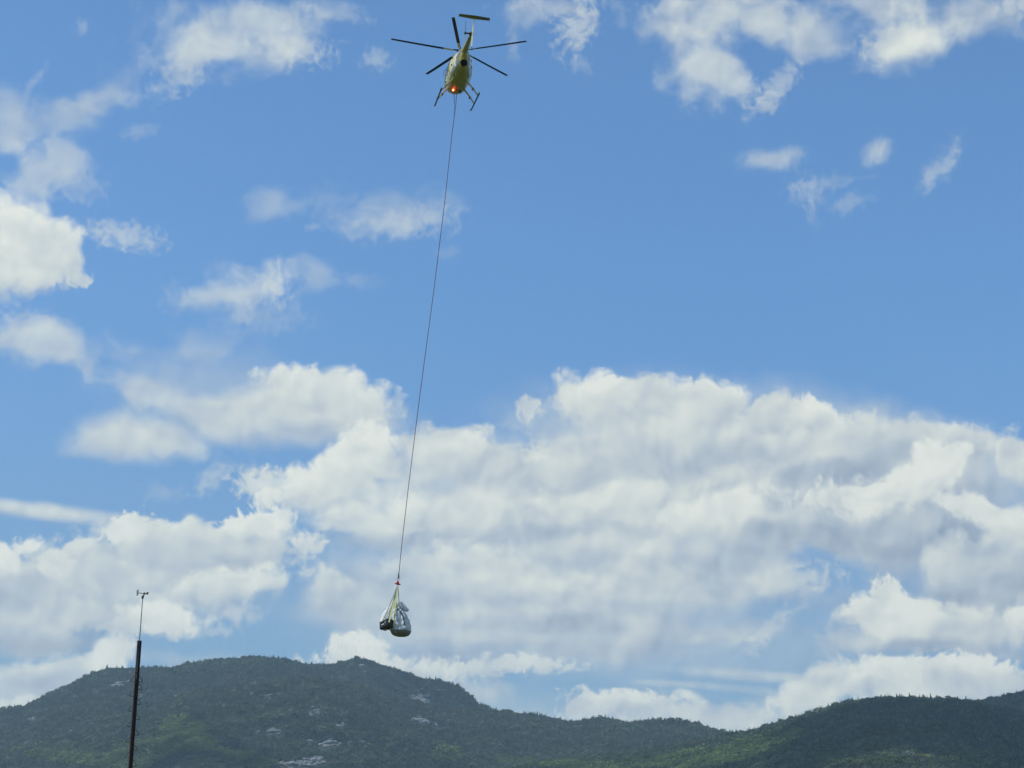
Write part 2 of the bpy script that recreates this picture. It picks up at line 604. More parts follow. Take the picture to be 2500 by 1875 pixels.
# ------------------------------------------------------------------ terrain
rng = np.random.default_rng(7)
def vnoise(x, y, seed):
    """value noise, smooth, in -1..1"""
    xi, yi = np.floor(x).astype(np.int64), np.floor(y).astype(np.int64)
    fx, fy = x - xi, y - yi
    fx, fy = fx * fx * (3 - 2 * fx), fy * fy * (3 - 2 * fy)
    def h(a, b):
        n = (a * 374761393 + b * 668265263 + seed * 1442695041) & 0xffffffff
        n = ((n ^ (n >> 13)) * 1274126177) & 0xffffffff
        return ((n ^ (n >> 16)) & 0xffff) / 32767.5 - 1
    return (h(xi, yi) * (1 - fx) + h(xi + 1, yi) * fx) * (1 - fy) + (h(xi, yi + 1) * (1 - fx) + h(xi + 1, yi + 1) * fx) * fy
def fbm(x, y, seed, o=4):
    r, a = 0, 1
    for i in range(o):
        r = r + a * vnoise(x * 2 ** i, y * 2 ** i, seed + i); a *= 0.5
    return r
RA = [(-1200, 1860), (-500, 1800), (-200, 1762), (0, 1738), (60, 1728), (120, 1698), (160, 1676), (195, 1660), (230, 1646), (270, 1636), (330, 1632),
      (380, 1630), (415, 1634), (450, 1624), (500, 1614), (560, 1609), (640, 1607), (700, 1612), (740, 1624), (800, 1627), (835, 1622),
      (862, 1613), (900, 1614), (930, 1626), (980, 1643), (1005, 1651), (1043, 1662), (1087, 1672), (1119, 1681), (1138, 1696), (1170, 1726),
      (1201, 1738), (1249, 1749), (1300, 1765), (1500, 1820), (1800, 1880), (3500, 2100)]
RB = [(-1200, 2050), (0, 1850), (300, 1760), (500, 1700), (640, 1672), (800, 1668), (894, 1680), (932, 1699), (995, 1718), (1043, 1727), (1106, 1744), (1154, 1750),
      (1217, 1752), (1300, 1753), (1340, 1758), (1390, 1766), (1430, 1764), (1463, 1758), (1500, 1764), (1532, 1769), (1560, 1766), (1592, 1761),
      (1659, 1768), (1706, 1776), (1740, 1787), (1763, 1793), (1900, 1810), (3500, 1950)]
RC = [(-1200, 2300), (900, 1990), (1100, 1910), (1300, 1872), (1500, 1846), (1650, 1822), (1730, 1804), (1763, 1798), (1800, 1793), (1833, 1787), (1863, 1779),
      (1917, 1763), (1968, 1749), (2021, 1737), (2072, 1725), (2116, 1717), (2164, 1714), (2227, 1716), (2306, 1720), (2379, 1725),
      (2450, 1738), (2600, 1765), (3500, 1900)]
RD = [(-1200, 2300), (1900, 1900), (2200, 1770), (2300, 1740), (2379, 1724), (2420, 1709), (2460, 1698), (2500, 1690), (2600, 1670), (2800, 1650), (3500, 1700)]
RIDGES = []
for pts, D, dv, s, c in ((RA, 6000, 260, .40, 160), (RB, 5100, 200, .30, 220), (RC, 3700, 160, .27, 160), (RD, 4700, 100, .35, 160)):
    aa = np.array([azel(*p) for p in pts])
    RIDGES.append((aa[:, 0], np.tan(np.radians(aa[:, 1])), D, dv, s, c))
TREE_H = 8.0
def height(a, r):
    """a azimuth in degrees, r metres from the camera"""
    x, y = r * np.sin(np.radians(a)), r * np.cos(np.radians(a))
    H = np.full(np.broadcast(a, r).shape, -40.0)
    for i, (ka, kt, D, dv, s, c) in enumerate(RIDGES):
        Dc = D + dv * np.sin(np.radians(a * 9 + 40 * i))
        hc = Dc * np.interp(a, ka, kt) + 1.7 - TREE_H * (.75 if i == 2 else 1)
        q = np.abs(Dc - r)
        away = np.clip(q / 700, 0, 1)
        gul = fbm(x / 420, y / 420, 11 + i, 4) * 34 + fbm(x / 130 + 7, y / 130, 31 + i, 3) * 8
        ss = s * (1 + 0.25 * vnoise(a / 3.1, 0 * a, 50 + i))
        h = hc - ss * (np.sqrt(q * q + c * c) - c) * np.where(r > Dc, 1.4, 1.0) + gul * away
        H = np.maximum(H, h)
    fade = np.clip((r - 900) / 900, 0, 1)
    base = 6 * fbm(x / 500, y / 500, 77, 3) * fade
    return np.maximum(H, base) * fade - 0.5 * (1 - fade)
NA, NR = 760, 430
ga = np.linspace(-34, 34, NA)
gr = np.linspace(900, 8600, NR)
GA, GR = np.meshgrid(ga, gr, indexing='ij')
GH = height(GA, GR)
GX, GY = GR * np.sin(np.radians(GA)), GR * np.cos(np.radians(GA))
def grid_obj(name, Xg, Yg, Zg, m):
    n0, n1 = Xg.shape
    co = np.stack([Xg, Yg, Zg], -1).reshape(-1, 3)
    i = np.arange(n0 * n1).reshape(n0, n1)
    f = np.stack([i[:-1, :-1], i[1:, :-1], i[1:, 1:], i[:-1, 1:]], -1).reshape(-1, 4)
    me = bpy.data.meshes.new(name)
    me.vertices.add(len(co)); me.vertices.foreach_set('co', co.ravel().astype(np.float32))
    me.loops.add(f.size); me.loops.foreach_set('vertex_index', f.ravel())
    me.polygons.add(len(f)); me.polygons.foreach_set('loop_start', np.arange(len(f)) * 4)
    me.polygons.foreach_set('loop_total', np.full(len(f), 4))
    me.update(calc_edges=True)
    me.polygons.foreach_set('use_smooth', [True] * len(f))
    me.materials.append(m)
    o = bpy.data.objects.new(name, me); COL.objects.link(o)
    return o
m_soil = mat('forest_floor', (0.022, 0.032, 0.020), 0.95, var=0.5, scale=0.02)
tag(grid_obj('hills', GX, GY, GH, m_soil), kind='structure')
m_ground = mat('meadow', (0.06, 0.085, 0.03), 0.95, var=0.4, scale=0.05)
ggx, ggy = np.meshgrid(np.linspace(-6400, 6400, 41), np.linspace(-3200, 9600, 41), indexing='ij')
tag(grid_obj('ground', ggx, ggy, 0 * ggx, m_ground), kind='structure')

def hit(px, py):
    """where the line of sight at a place of the photograph meets the hills (azimuth, distance)"""
    a, e = azel(px, py)
    r = np.arange(1800, 7000, 4.0)
    h = height(np.full_like(r, a), r)
    k = np.argmax(h - 1.7 > r * math.tan(rad(e)))
    return a, float(r[k]) if k > 0 else None, float(h[k])

# ------------------------------------------------------------------ rock ledges (part of the hills)
m_rock = mat('granite', (0.20, 0.205, 0.205), 0.85, var=0.55, scale=0.35, bump=0.6)
ROCKS = [(269, 1641, 12, 4, 1), (321, 1642, 7, 4, 1), (290, 1668, 20, 7, 1), (272, 1674, 9, 4, 1), (187, 1702, 14, 6, .55), (170, 1708, 8, 4, .5), (127, 1733, 20, 5, .5), (150, 1727, 6, 3, .6),
         (79, 1757, 14, 3, .35), (358, 1702, 20, 5, .5), (554, 1695, 5, 3, .9), (614, 1694, 5, 3, 1), (655, 1697, 10, 5, 1), (679, 1694, 7, 3, 1), (550, 1724, 8, 4, .7),
         (630, 1789, 9, 5, 1), (666, 1787, 15, 9, 1), (686, 1796, 9, 5, .8), (225, 1768, 14, 5, .4), (877, 1626, 11, 5, 1), (888, 1641, 6, 3, .5), (744, 1691, 5, 3, 1),
         (777, 1742, 18, 7, 1), (762, 1747, 10, 4, .8), (829, 1771, 13, 6, 1), (802, 1776, 4, 5, 1), (897, 1731, 10, 4, 1), (760, 1729, 5, 3, .7),
         (1020, 1760, 17, 8, 1), (1042, 1765, 15, 7, 1), (1062, 1768, 10, 7, 1), (1090, 1767, 9, 8, 1), (994, 1690, 13, 12, .6), (1030, 1702, 20, 18, .8),
         (1046, 1694, 9, 12, .8), (1040, 1713, 15, 8, .8), (1012, 1706, 10, 9, .7), (1071, 1687, 8, 4, .7), (1113, 1703, 8, 5, .8), (802, 1814, 22, 9, 1), (790, 1822, 16, 5, 1), (820, 1823, 10, 4, 1), (758, 1811, 9, 4, 1), (885, 1812, 9, 5, 1),
         (853, 1815, 10, 5, .8), (762, 1862, 27, 12, 1), (735, 1866, 14, 8, 1), (775, 1853, 16, 7, 1), (700, 1866, 22, 9, .9), (1143, 1837, 8, 4, .8), (1583, 1776, 7, 2, 1), (1614, 1774, 8, 2, 1),
         (1646, 1819, 9, 6, .9), (690, 1868, 14, 5, .8), (1270, 1790, 4, 2, .8), (540, 1714, 4, 2, .8), (1024, 1778, 4, 3, .7), (2490, 1748, 12, 5, .3), (1650, 1812, 5, 3, .7),
         (430, 1700, 5, 2, .6), (500, 1716, 4, 2, .6), (590, 1740, 5, 3, .6), (700, 1718, 4, 2, .7), (935, 1775, 4, 3, .6)]
rock_xy = []
gR = G()
rr = random.Random(5)
for px, py, rx, ry, dens in ROCKS:
    a, r, h = hit(px, py)
    if r is None: continue
    mpp = r / FPX
    n = max(3, int(rx * ry * dens / 14))
    for k in range(n):
        qx, qy = px + rr.gauss(0, .5) * rx, py + rr.gauss(0, .45) * ry
        a2, r2, h2 = hit(qx, qy)
        if r2 is None or abs(r2 - r) > 500: continue
        cx, cy = r2 * math.sin(rad(a2)), r2 * math.cos(rad(a2))
        sz = mpp * (rr.uniform(.28, .6) * min(rx, 16) ** .8 + 1.1)
        ph = rr.uniform(0, 6)
        fn = lambda q, ph=ph: 1 + .22 * math.sin(3.1 * q.x + ph) * math.cos(2.7 * q.y - ph) + .14 * math.sin(7 * q.z + 5 * q.x + ph) + .08 * math.sin(11 * q.y + 3 * ph)
        gR.ball((cx, cy, h2 + sz * .10), (sz * rr.uniform(1.0, 1.7), sz * 1.5, sz * rr.uniform(.55, .85)), 7, fn)
        rock_xy.append((cx, cy, sz * 1.25, dens))
rk = gR.build('rock_ledges', m_rock)
tag(rk, kind='structure')
rock_xy = np.array(rock_xy)

# ------------------------------------------------------------------ forest
def foliage(name, cols, trans=0.0):
    m = bpy.data.materials.new(name)
    m.use_nodes = True
    t = m.node_tree
    b = t.nodes['Principled BSDF']
    b.inputs['Roughness'].default_value = 0.8
    b.inputs['Specular IOR Level'].default_value = 0.2
    oi = t.nodes.new('ShaderNodeObjectInfo')
    c = t.nodes.new('ShaderNodeValToRGB')
    t.links.new(oi.outputs['Random'], c.inputs[0])
    e = c.color_ramp.elements
    while len(e) < len(cols): e.new(.5)
    for i, k in enumerate(cols):
        e[i].position = i / (len(cols) - 1); e[i].color = (*k, 1)
    ge = t.nodes.new('ShaderNodeNewGeometry')
    n = t.nodes.new('ShaderNodeTexNoise'); n.inputs['Scale'].default_value = 0.012; n.inputs['Detail'].default_value = 4
    t.links.new(ge.outputs['Position'], n.inputs['Vector'])
    r = t.nodes.new('ShaderNodeMapRange'); r.inputs[1].default_value = .35; r.inputs[2].default_value = .65
    r.inputs[3].default_value = .65; r.inputs[4].default_value = 1.4
    t.links.new(n.outputs[0], r.inputs[0])
    x = t.nodes.new('ShaderNodeVectorMath'); x.operation = 'SCALE'
    t.links.new(c.outputs[0], x.inputs[0]); t.links.new(r.outputs[0], x.inputs['Scale'])
    t.links.new(x.outputs[0], b.inputs['Base Color'])
    return m
m_spruce = foliage('spruce_needles', [(.014, .032, .026), (.030, .056, .038), (.068, .102, .060), (.018, .038, .030), (.048, .076, .050)])
m_mixed = foliage('hillside_leaves', [(.040, .060, .034), (.060, .086, .044), (.078, .104, .052), (.125, .145, .095)])
m_leaf = foliage('bright_leaves', [(.09, .135, .035), (.12, .175, .045), (.14, .19, .06), (.085, .125, .04)])
m_bark = mat('bark', (.09, .075, .06), 0.9, var=.3)
PROTO = bpy.data.collections.new('tree_kinds')
def spruce_mesh(seed, h=1.0, wr=.19, tiers=7, seg=9):
    q = random.Random(seed)
    g = G()
    for i in range(tiers):
        z = .05 + .95 * (i / tiers) ** 1.05
        zt = min(1.0, z + (1 - z) * .42 + .06) * h
        w = wr * (1 - i / tiers) ** .85 * q.uniform(.85, 1.15) + .012
        o = len(g.v)
        g.v.append((q.gauss(0, .004), q.gauss(0, .004), zt))
        for k in range(seg * 2):
            a = math.pi * k / seg + i
            rr_ = w * (q.uniform(.85, 1.25) if k % 2 else q.uniform(.4, .65))
            g.v.append((rr_ * math.cos(a), rr_ * math.sin(a), z * h - (.05 * q.random() if k % 2 else -.015) * h))
        for k in range(seg * 2):
            g.f.append((o, o + 1 + k, o + 1 + (k + 1) % (seg * 2)))
    return g
def leafy_mesh(seed, n=150):
    q = random.Random(seed)
    g = G()
    lobes = [(q.gauss(0, .15), q.gauss(0, .15), q.uniform(.5, .8), q.uniform(.2, .32)) for _ in range(6)]
    for k in range(n):
        l = q.choice(lobes)
        d = Vector((q.gauss(0, 1), q.gauss(0, 1), q.gauss(0, .9))).normalized()
        c = Vector(l[:3]) + d * l[3] * q.uniform(.75, 1.05)
        nn = (d + Vector((q.gauss(0, .5), q.gauss(0, .5), q.gauss(0, .5)))).normalized()
        t1 = nn.orthogonal().normalized() * q.uniform(.05, .09)
        t2 = nn.cross(t1).normalized() * q.uniform(.05, .09)
        g.add([c - t1 - t2 * .5, c + t1 - t2, c + t1 * .6 + t2, c - t1 * .7 + t2 * .8], [(0, 1, 2, 3)])
    return g
def trunk_mesh(g, h, r):
    return g.tube([(0, 0, -.15), (0, 0, h * .5), (0, 0, h)], [r, r * .7, r * .2], 6)
def proto(kind, g, m):
    me = bpy.data.meshes.new(kind)
    me.from_pydata(g.v, [], g.f)
    me.materials.append(m)
    o = bpy.data.objects.new(kind, me)
    c = bpy.data.collections.new(kind + '_kinds') if kind + '_kinds' not in bpy.data.collections else bpy.data.collections[kind + '_kinds']
    c.objects.link(o)
    return o
for s_ in range(5): proto('spruce', spruce_mesh(s_, 1, random.Random(s_).uniform(.15, .24), 6, 7), m_spruce)
for s_ in range(4): proto('mixed', leafy_mesh(40 + s_), m_mixed)
for s_ in range(4): proto('bright', leafy_mesh(60 + s_), m_leaf)

def scatter(name, coll, pts, sc, label):
    me = bpy.data.meshes.new(name)
    me.vertices.add(len(pts)); me.vertices.foreach_set('co', pts.astype(np.float32).ravel())
    at_ = me.attributes.new('size', 'FLOAT_VECTOR', 'POINT')
    at_.data.foreach_set('vector', sc.astype(np.float32).ravel())
    at_ = me.attributes.new('turn', 'FLOAT', 'POINT')
    at_.data.foreach_set('value', rng.uniform(0, 6.28, len(pts)).astype(np.float32))
    o = bpy.data.objects.new(name, me); COL.objects.link(o)
    ng = bpy.data.node_groups.new(name, 'GeometryNodeTree')
    ng.interface.new_socket('Geometry', in_out='INPUT', socket_type='NodeSocketGeometry')
    ng.interface.new_socket('Geometry', in_out='OUTPUT', socket_type='NodeSocketGeometry')
    N = ng.nodes.new
    gi, go, ip = N('NodeGroupInput'), N('NodeGroupOutput'), N('GeometryNodeInstanceOnPoints')
    ci = N('GeometryNodeCollectionInfo')
    ci.inputs['Collection'].default_value = bpy.data.collections[coll]
    ci.inputs['Separate Children'].default_value = True
    ip.inputs['Pick Instance'].default_value = True
    na, nb = N('GeometryNodeInputNamedAttribute'), N('GeometryNodeInputNamedAttribute')
    na.data_type = 'FLOAT_VECTOR'; na.inputs[0].default_value = 'size'
    nb.data_type = 'FLOAT'; nb.inputs[0].default_value = 'turn'
    cx = N('ShaderNodeCombineXYZ')
    K_ = ng.links.new
    K_(gi.outputs[0], ip.inputs['Points']); K_(ci.outputs[0], ip.inputs['Instance'])
    K_([s for s in na.outputs if s.enabled][0], ip.inputs['Scale'])
    K_([s for s in nb.outputs if s.enabled][0], cx.inputs[2]); K_(cx.outputs[0], ip.inputs['Rotation'])
    K_(ip.outputs[0], go.inputs[0])
    md = o.modifiers.new('trees', 'NODES'); md.node_group = ng
    tag(o, label, 'forest', kind='stuff')
    return o

# candidate spots, evenly spread over the ground that can be seen from near the camera
NT = 500000
ca = rng.uniform(-18.5, 18.5, NT)
cr_ = np.sqrt(rng.uniform(1900 ** 2, 6350 ** 2, NT))
ch = height(ca, cr_)
ela = np.degrees(np.arctan((GH + 10 - 1.7) / GR))
run = np.maximum.accumulate(ela, axis=1)
ia = np.clip(np.round((ca - ga[0]) / (ga[1] - ga[0])).astype(int), 0, NA - 1)
ir = np.clip(((cr_ - gr[0]) / (gr[1] - gr[0])).astype(int) - 2, 0, NR - 1)
ce_ = np.degrees(np.arctan((ch + 10 - 1.7) / cr_))
ok = (ce_ > run[ia, ir] - 0.75) & (ce_ > 4.3)
cx_, cy_ = cr_ * np.sin(np.radians(ca)), cr_ * np.cos(np.radians(ca))
ca, cr_, ch, ce_, cx_, cy_ = [q[ok] for q in (ca, cr_, ch, ce_, cx_, cy_)]
# where on the photograph each spot stands, to lay the leafy patches out
dd = np.stack([cx_, cy_, ch - 1.7], -1)
zz = dd @ _f
qx = PW / 2 + FPX * (dd @ _r) / zz
qy = PH / 2 - FPX * (dd @ _u) / zz
PATCH = [(200, 1858, 150, 13, 5), (345, 1836, 60, 18, 0), (1450, 1868, 150, 8, -2), (1820, 1832, 80, 22, -20), (2160, 1866, 120, 9, 0), (1262, 1862, 60, 12, 0), (1085, 1850, 30, 14, 0), (443, 1788, 42, 26, 0), (478, 1820, 66, 22, 15), (585, 1862, 60, 14, 12), (616, 1870, 60, 12, 0), (1754, 1850, 200, 20, -8), (1847, 1832, 60, 24, -22),
         (1870, 1812, 50, 12, -30), (1930, 1800, 40, 10, -25), (1600, 1868, 160, 10, -4)]
MIXED = [(190, 1850, 160, 22, 5), (330, 1830, 90, 25, 0), (815, 1787, 40, 10, 0), (733, 1826, 35, 10, 0), (885, 1872, 90, 12, 0), (980, 1816, 50, 20, 10),
         (1081, 1843, 45, 24, 10), (1264, 1855, 80, 24, 0), (240, 1760, 70, 12, 10), (330, 1720, 60, 10, 5), (90, 1800, 70, 12, 5), (1000, 1850, 120, 20, 0), (1500, 1860, 160, 16, -4),
         (2050, 1845, 170, 34, -5), (2280, 1850, 160, 26, 0), (2150, 1800, 100, 20, 0), (650, 1750, 80, 14, 0), (1900, 1860, 80, 20, 0), (520, 1775, 60, 16, 0), (1540, 1840, 60, 8, -5)]
def patch(lst, soft):
    w = np.full(len(qx), -9.0)
    for x, y, rx, ry, tl in lst:
        c_, s_ = math.cos(rad(tl)), math.sin(rad(tl))
        u, v = ((qx - x) * c_ + (qy - y) * s_) / rx, (-(qx - x) * s_ + (qy - y) * c_) / ry
        w = np.maximum(w, 1.35 - np.hypot(u, v))
    return w + soft * fbm(cx_ / 120, cy_ / 120, 91, 4)
wb, wm = patch(PATCH, .62), patch(MIXED, .45)
free = np.ones(len(qx), bool)
for x, y, s_, dn in rock_xy:
    near = ((cx_ - x) / (s_ * 1.1)) ** 2 + ((cy_ - y + 14) / (s_ * 1.1 + 17)) ** 2 < 1
    free &= ~(near & (rng.random(len(qx)) < .96 * dn))
u_ = rng.random(len(qx))
is_b = free & (wb > .35) & (u_ < .72)
is_m = free & ~is_b & ((wm > .35) & (u_ < .8) | (u_ < .15))
is_s = free & ~is_b & ~is_m
tall = 1 + .25 * fbm(cx_ / 90, cy_ / 90, 5, 2)
def sizes(m, lo, hi, wide):
    n = int(m.sum())
    h = rng.uniform(lo, hi, n) * tall[m] * np.interp(cr_[m], [2500, 4100, 4400], [.60, .70, .92]) * np.where(rng.random(n) < .10, rng.uniform(1.25, 1.7, n), 1)
    w = h * rng.uniform(*wide, n)
    return np.stack([w, w, h], -1)
for m_, nm, coll, lo, hi, wd, lb in (
        (is_s, 'spruce_forest', 'spruce_kinds', 7.5, 14.0, (.8, 1.25), 'dark spruce forest covering the hillsides'),
        (is_m, 'mixed_forest', 'mixed_kinds', 7.5, 12.5, (1.1, 1.6), 'mid green leafy trees mixed into the spruce forest on the hillsides'),
        (is_b, 'leafy_forest', 'bright_kinds', 8.0, 13.0, (1.1, 1.6), 'bright green leafy woods in sunlit patches on the lower slopes')):
    pts = np.stack([cx_[m_], cy_[m_], ch[m_] - .8], -1)
    scatter(nm, coll, pts, sizes(m_, lo, hi, wd), lb)
print('TREES', int(is_s.sum()), int(is_m.sum()), int(is_b.sum()))

# spires along the skyline of the right-hand hill, each a tree of its own
kinds = []
for s_ in range(4):
    t_ = empty('spruce_tree', (0, 0, 0), 'narrow dark spruce poking above the skyline of the right-hand hill', 'tree', 'spruces standing up along the skyline of the right-hand hill')
    spruce_mesh(100 + s_, 1, .15 + .02 * s_, 9, 9).build('crown', m_spruce, t_, False)
    trunk_mesh(G(), .97, .022).build('trunk', m_bark, t_)
    kinds.append(t_)
spots = [1812, 1835, 1858, 1870, 1893, 1918, 1926, 1949, 1968, 1979, 2002, 2011, 2028, 2049, 2053, 2070, 2093, 2104, 2121, 2138, 2150, 2167, 2181, 2203, 2229, 2244, 2262, 2291, 2308, 2322, 2343, 2361]
for i, px in enumerate(spots):
    a, _ = azel(px, 1740)
    Dc = RIDGES[2][2] + RIDGES[2][3] * math.sin(rad(a * 9 + 80))
    r_ = Dc + rr.uniform(-12, 12)
    h_ = float(height(np.array([a]), np.array([r_]))[0])
    if i < 4: o = kinds[i]
    else:
        src_ = kinds[i % 4]
        o = src_.copy(); COL.objects.link(o)
        for c_ in src_.children:
            d_ = c_.copy(); COL.objects.link(d_); d_.parent = o
    o.location = (r_ * math.sin(rad(a)), r_ * math.cos(rad(a)), h_ - .5)
    H_ = 13.5 if px in (2011, 1918) else rr.uniform(8.0, 11.5)
    W_ = H_ * rr.uniform(.8, 1.15)
    o.scale = (W_, W_, H_); o.rotation_euler = (0, 0, rr.uniform(0, 6))

# ------------------------------------------------------------------ helicopter
m_yel = mat('yellow_paint', (.36, .305, .07), .36, var=.25, scale=2.2, coat=.4)
m_yel2 = mat('pale_yellow_paint', (.60, .57, .25), .34, var=.08, scale=3, coat=.4)
m_stab = mat('stab_shaded_olive', (.19, .165, .06), .5, var=.2, scale=3)  # brownish, with the shade of the stabilizer's underside put into the colour
m_grey = mat('grey_stripe_paint', (.19, .22, .24), .35, coat=.3)
m_white = mat('white_stripe_paint', (.72, .72, .66), .35, coat=.3)
m_glass = mat('cabin_glass', (.05, .075, .10), .06, spec=.9)
m_black = mat('black_rubber', (.012, .012, .014), .6)
m_dark = mat('dark_metal', (.03, .032, .036), .45, metal=.6)
m_blade = mat('blade_black', (.006, .007, .011), .5, spec=.15)
m_root = mat('blade_root_grey', (.40, .38, .30), .5)
m_tip = mat('blade_tip_grey', (.06, .07, .065), .5, spec=.2)
m_soot = mat('exhaust_soot', (.006, .006, .006), .9)
m_red = mat('red_lens', (.6, .02, .01), .3, emit=(1.0, .16, .06), estr=9)
m_redp = mat('red_paint', (.50, .015, .03), .35, coat=.3)

HR = Matrix(((-0.16047538, -0.98610862, 0.04286544), (0.98154136, -0.16400845, -0.09837574), (0.10403946, 0.02628732, 0.99422571)))
HT = Vector((-3.579032723846916, 105.74122596764083, 51.67900836100197))
heli = empty('helicopter', HT, 'yellow helicopter with five dark rotor blades hovering at the top with a cargo line below', 'helicopter')
heli.rotation_euler = HR.to_euler()
def hw(p): return HT + HR @ Vector(p)

# hull sections: x, half width, top, bottom
SEC = np.array([(-2.02, .10, 1.98, 1.72), (-1.85, .20, 2.06, 1.30), (-1.62, .30, 2.12, 1.04), (-1.3, .42, 2.16, .86), (-1.0, .52, 2.18, .74), (-.7, .60, 2.18, .64), (-.35, .66, 2.17, .55),
                (0, .69, 2.15, .48), (.4, .70, 2.12, .43), (.8, .69, 2.05, .41), (1.15, .655, 1.93, .43), (1.45, .59, 1.75, .49), (1.75, .48, 1.52, .60),
                (1.98, .34, 1.31, .74), (2.12, .19, 1.16, .86), (2.18, .05, 1.05, .97)])
xs = np.linspace(SEC[0, 0], SEC[-1, 0], 44)
def smooth(y):
    for _ in range(2): y = np.r_[y[0], (y[:-2] + 2 * y[1:-1] + y[2:]) / 4, y[-1]]
    return y
sw, st, sb = [smooth(np.interp(xs, SEC[:, 0], SEC[:, i])) for i in (1, 2, 3)]
def hull(x, th, off=0.0):
    """th: 0 top, 90 = left side, 180 bottom, -90 right"""
    w, t, b = np.interp(x, xs, sw) + off, np.interp(x, xs, st) + off, np.interp(x, xs, sb) - off
    c, a = (t + b) / 2, rad(th)
    cs, sn = math.cos(a), math.sin(a)
    e = .88
    yy = math.copysign(abs(sn) ** e, sn) * w
    z_ = math.copysign(abs(cs) ** e, cs) * (t - b) / 2
    if z_ < 0: yy *= 1 - .10 * (z_ / ((t - b) / 2)) ** 2
    return (float(x), float(yy), float(c + z_ - .06 * (t - b) * 0))
g = G()
NS = 36
for x in xs: g.v += [hull(x, 360 * k / NS) for k in range(NS)]
for i in range(len(xs) - 1):
    for k in range(NS):
        a, b = i * NS + k, i * NS + (k + 1) % NS
        g.f.append((a, b, b + NS, a + NS))
g.f += [tuple(range(NS)), tuple(range((len(xs) - 1) * NS, len(xs) * NS))]
body = g.build('body', m_yel, heli)
def hpatch(name, outline, m, parent=heli, off=.008, thick=.012, n=7):
    """a panel that follows the hull: outline is four corners (x, th), rounded by bilinear steps"""
    g = G()
    (x0, a0), (x1, a1), (x2, a2), (x3, a3) = outline
    rows = []
    for i in range(n + 1):
        u = i / n
        row = []
        for j in range(n + 1):
            v = j / n
            x = (x0 * (1 - u) + x1 * u) * (1 - v) + (x3 * (1 - u) + x2 * u) * v
            a = (a0 * (1 - u) + a1 * u) * (1 - v) + (a3 * (1 - u) + a2 * u) * v
            row.append((x, a))
        rows.append(row)
    m1 = (n + 1) ** 2
    for o_ in (off + thick, off - .02):
        for r_ in rows: g.v += [hull(x, a, o_) for x, a in r_]
    for i in range(n):
        for j in range(n):
            k = i * (n + 1) + j
            g.f.append((k, k + 1, k + n + 2, k + n + 1))
            g.f.append((k + m1, k + n + 1 + m1, k + n + 2 + m1, k + 1 + m1))
    ed = [j for j in range(n + 1)] + [(i) * (n + 1) + n for i in range(1, n + 1)] + [n * (n + 1) + j for j in range(n - 1, -1, -1)] + [i * (n + 1) for i in range(n - 1, 0, -1)]
    for p, q in zip(ed, ed[1:] + ed[:1]): g.f.append((p, q, q + m1, p + m1))
    return g.build(name, m, parent)
for s in (1, -1):
    dr = hpatch('cabin_door', [(.28, 40 * s), (1.12, 44 * s), (1.02, 132 * s), (.30, 134 * s)], m_yel2)
    hpatch('door_window', [(.36, 46 * s), (1.05, 50 * s), (1.04, 106 * s), (.36, 106 * s)], m_glass, dr, .022)
    dr = hpatch('cabin_door', [(-.55, 44 * s), (.22, 40 * s), (.24, 134 * s), (-.42, 128 * s)], m_yel2)
    hpatch('door_window', [(-.44, 50 * s), (.14, 47 * s), (.14, 102 * s), (-.40, 100 * s)], m_glass, dr, .022)
    hpatch('windshield', [(1.2, 6 * s), (2.02, 8 * s), (1.98, 84 * s), (1.22, 96 * s)], m_glass)
    hpatch('chin_window', [(1.35, 108 * s), (1.92, 104 * s), (1.84, 150 * s), (1.35, 150 * s)], m_glass)
    ed_ = hpatch('engine_door', [(-1.42, 30 * s), (-.62, 42 * s), (-.60, 118 * s), (-1.25, 112 * s)], m_yel2)
    hpatch('door_edge', [(-1.50, 24 * s), (-1.40, 28 * s), (-1.23, 114 * s), (-1.34, 120 * s)], m_white, ed_, .012)
    hpatch('door_latch', [(-.98, 66 * s), (-.90, 66 * s), (-.90, 72 * s), (-.98, 72 * s)], m_black, ed_, .03, .02, 2)
    hpatch('door_latch', [(-.96, 92 * s), (-.90, 92 * s), (-.90, 97 * s), (-.96, 97 * s)], m_black, ed_, .03, .02, 2)
    hpatch('side_stripe', [(-1.70, 92 * s), (-.60, 120 * s), (-.70, 134 * s), (-1.72, 126 * s)], m_grey)
    hpatch('side_stripe', [(-.62, 138 * s), (1.3, 135 * s), (1.3, 141 * s), (-.62, 144 * s)], m_white)
    hpatch('air_vent', [(-1.76, 36 * s), (-1.5, 30 * s), (-1.40, 84 * s), (-1.72, 86 * s)], m_grey)
hpatch('belly_panel', [(-.2, 168), (.9, 168), (.9, 192), (-.2, 192)], m_yel, n=4)
G().box((.62, -.20, .43), (.22, .12, .10)).build('belly_vent', m_black, heli)
# rotor fairing behind the mast
g = G()
fx = [(-1.95, .05, 2.02), (-1.6, .13, 2.24), (-1.1, .19, 2.38), (-.6, .23, 2.44), (-.2, .24, 2.44), (.15, .21, 2.38), (.5, .15, 2.26), (.85, .05, 2.05)]
for x, w, z in fx:
    for k in range(13):
        a = math.pi * k / 12
        g.v.append((x, w * math.cos(a), 1.95 + (z - 1.95) * math.sin(a) ** .7))
for i in range(len(fx) - 1):
    for k in range(12):
        a = i * 13 + k
        g.f.append((a, a + 1, a + 14, a + 13))
fr = g.build('rotor_fairing', m_yel, heli)
for s in (1, -1):
    G().tube([(-1.5, .13 * s, 2.17), (-1.0, .20 * s, 2.24), (-.3, .245 * s, 2.26), (.3, .19 * s, 2.24)], .022, 6).build('fairing_trim', m_white, fr)
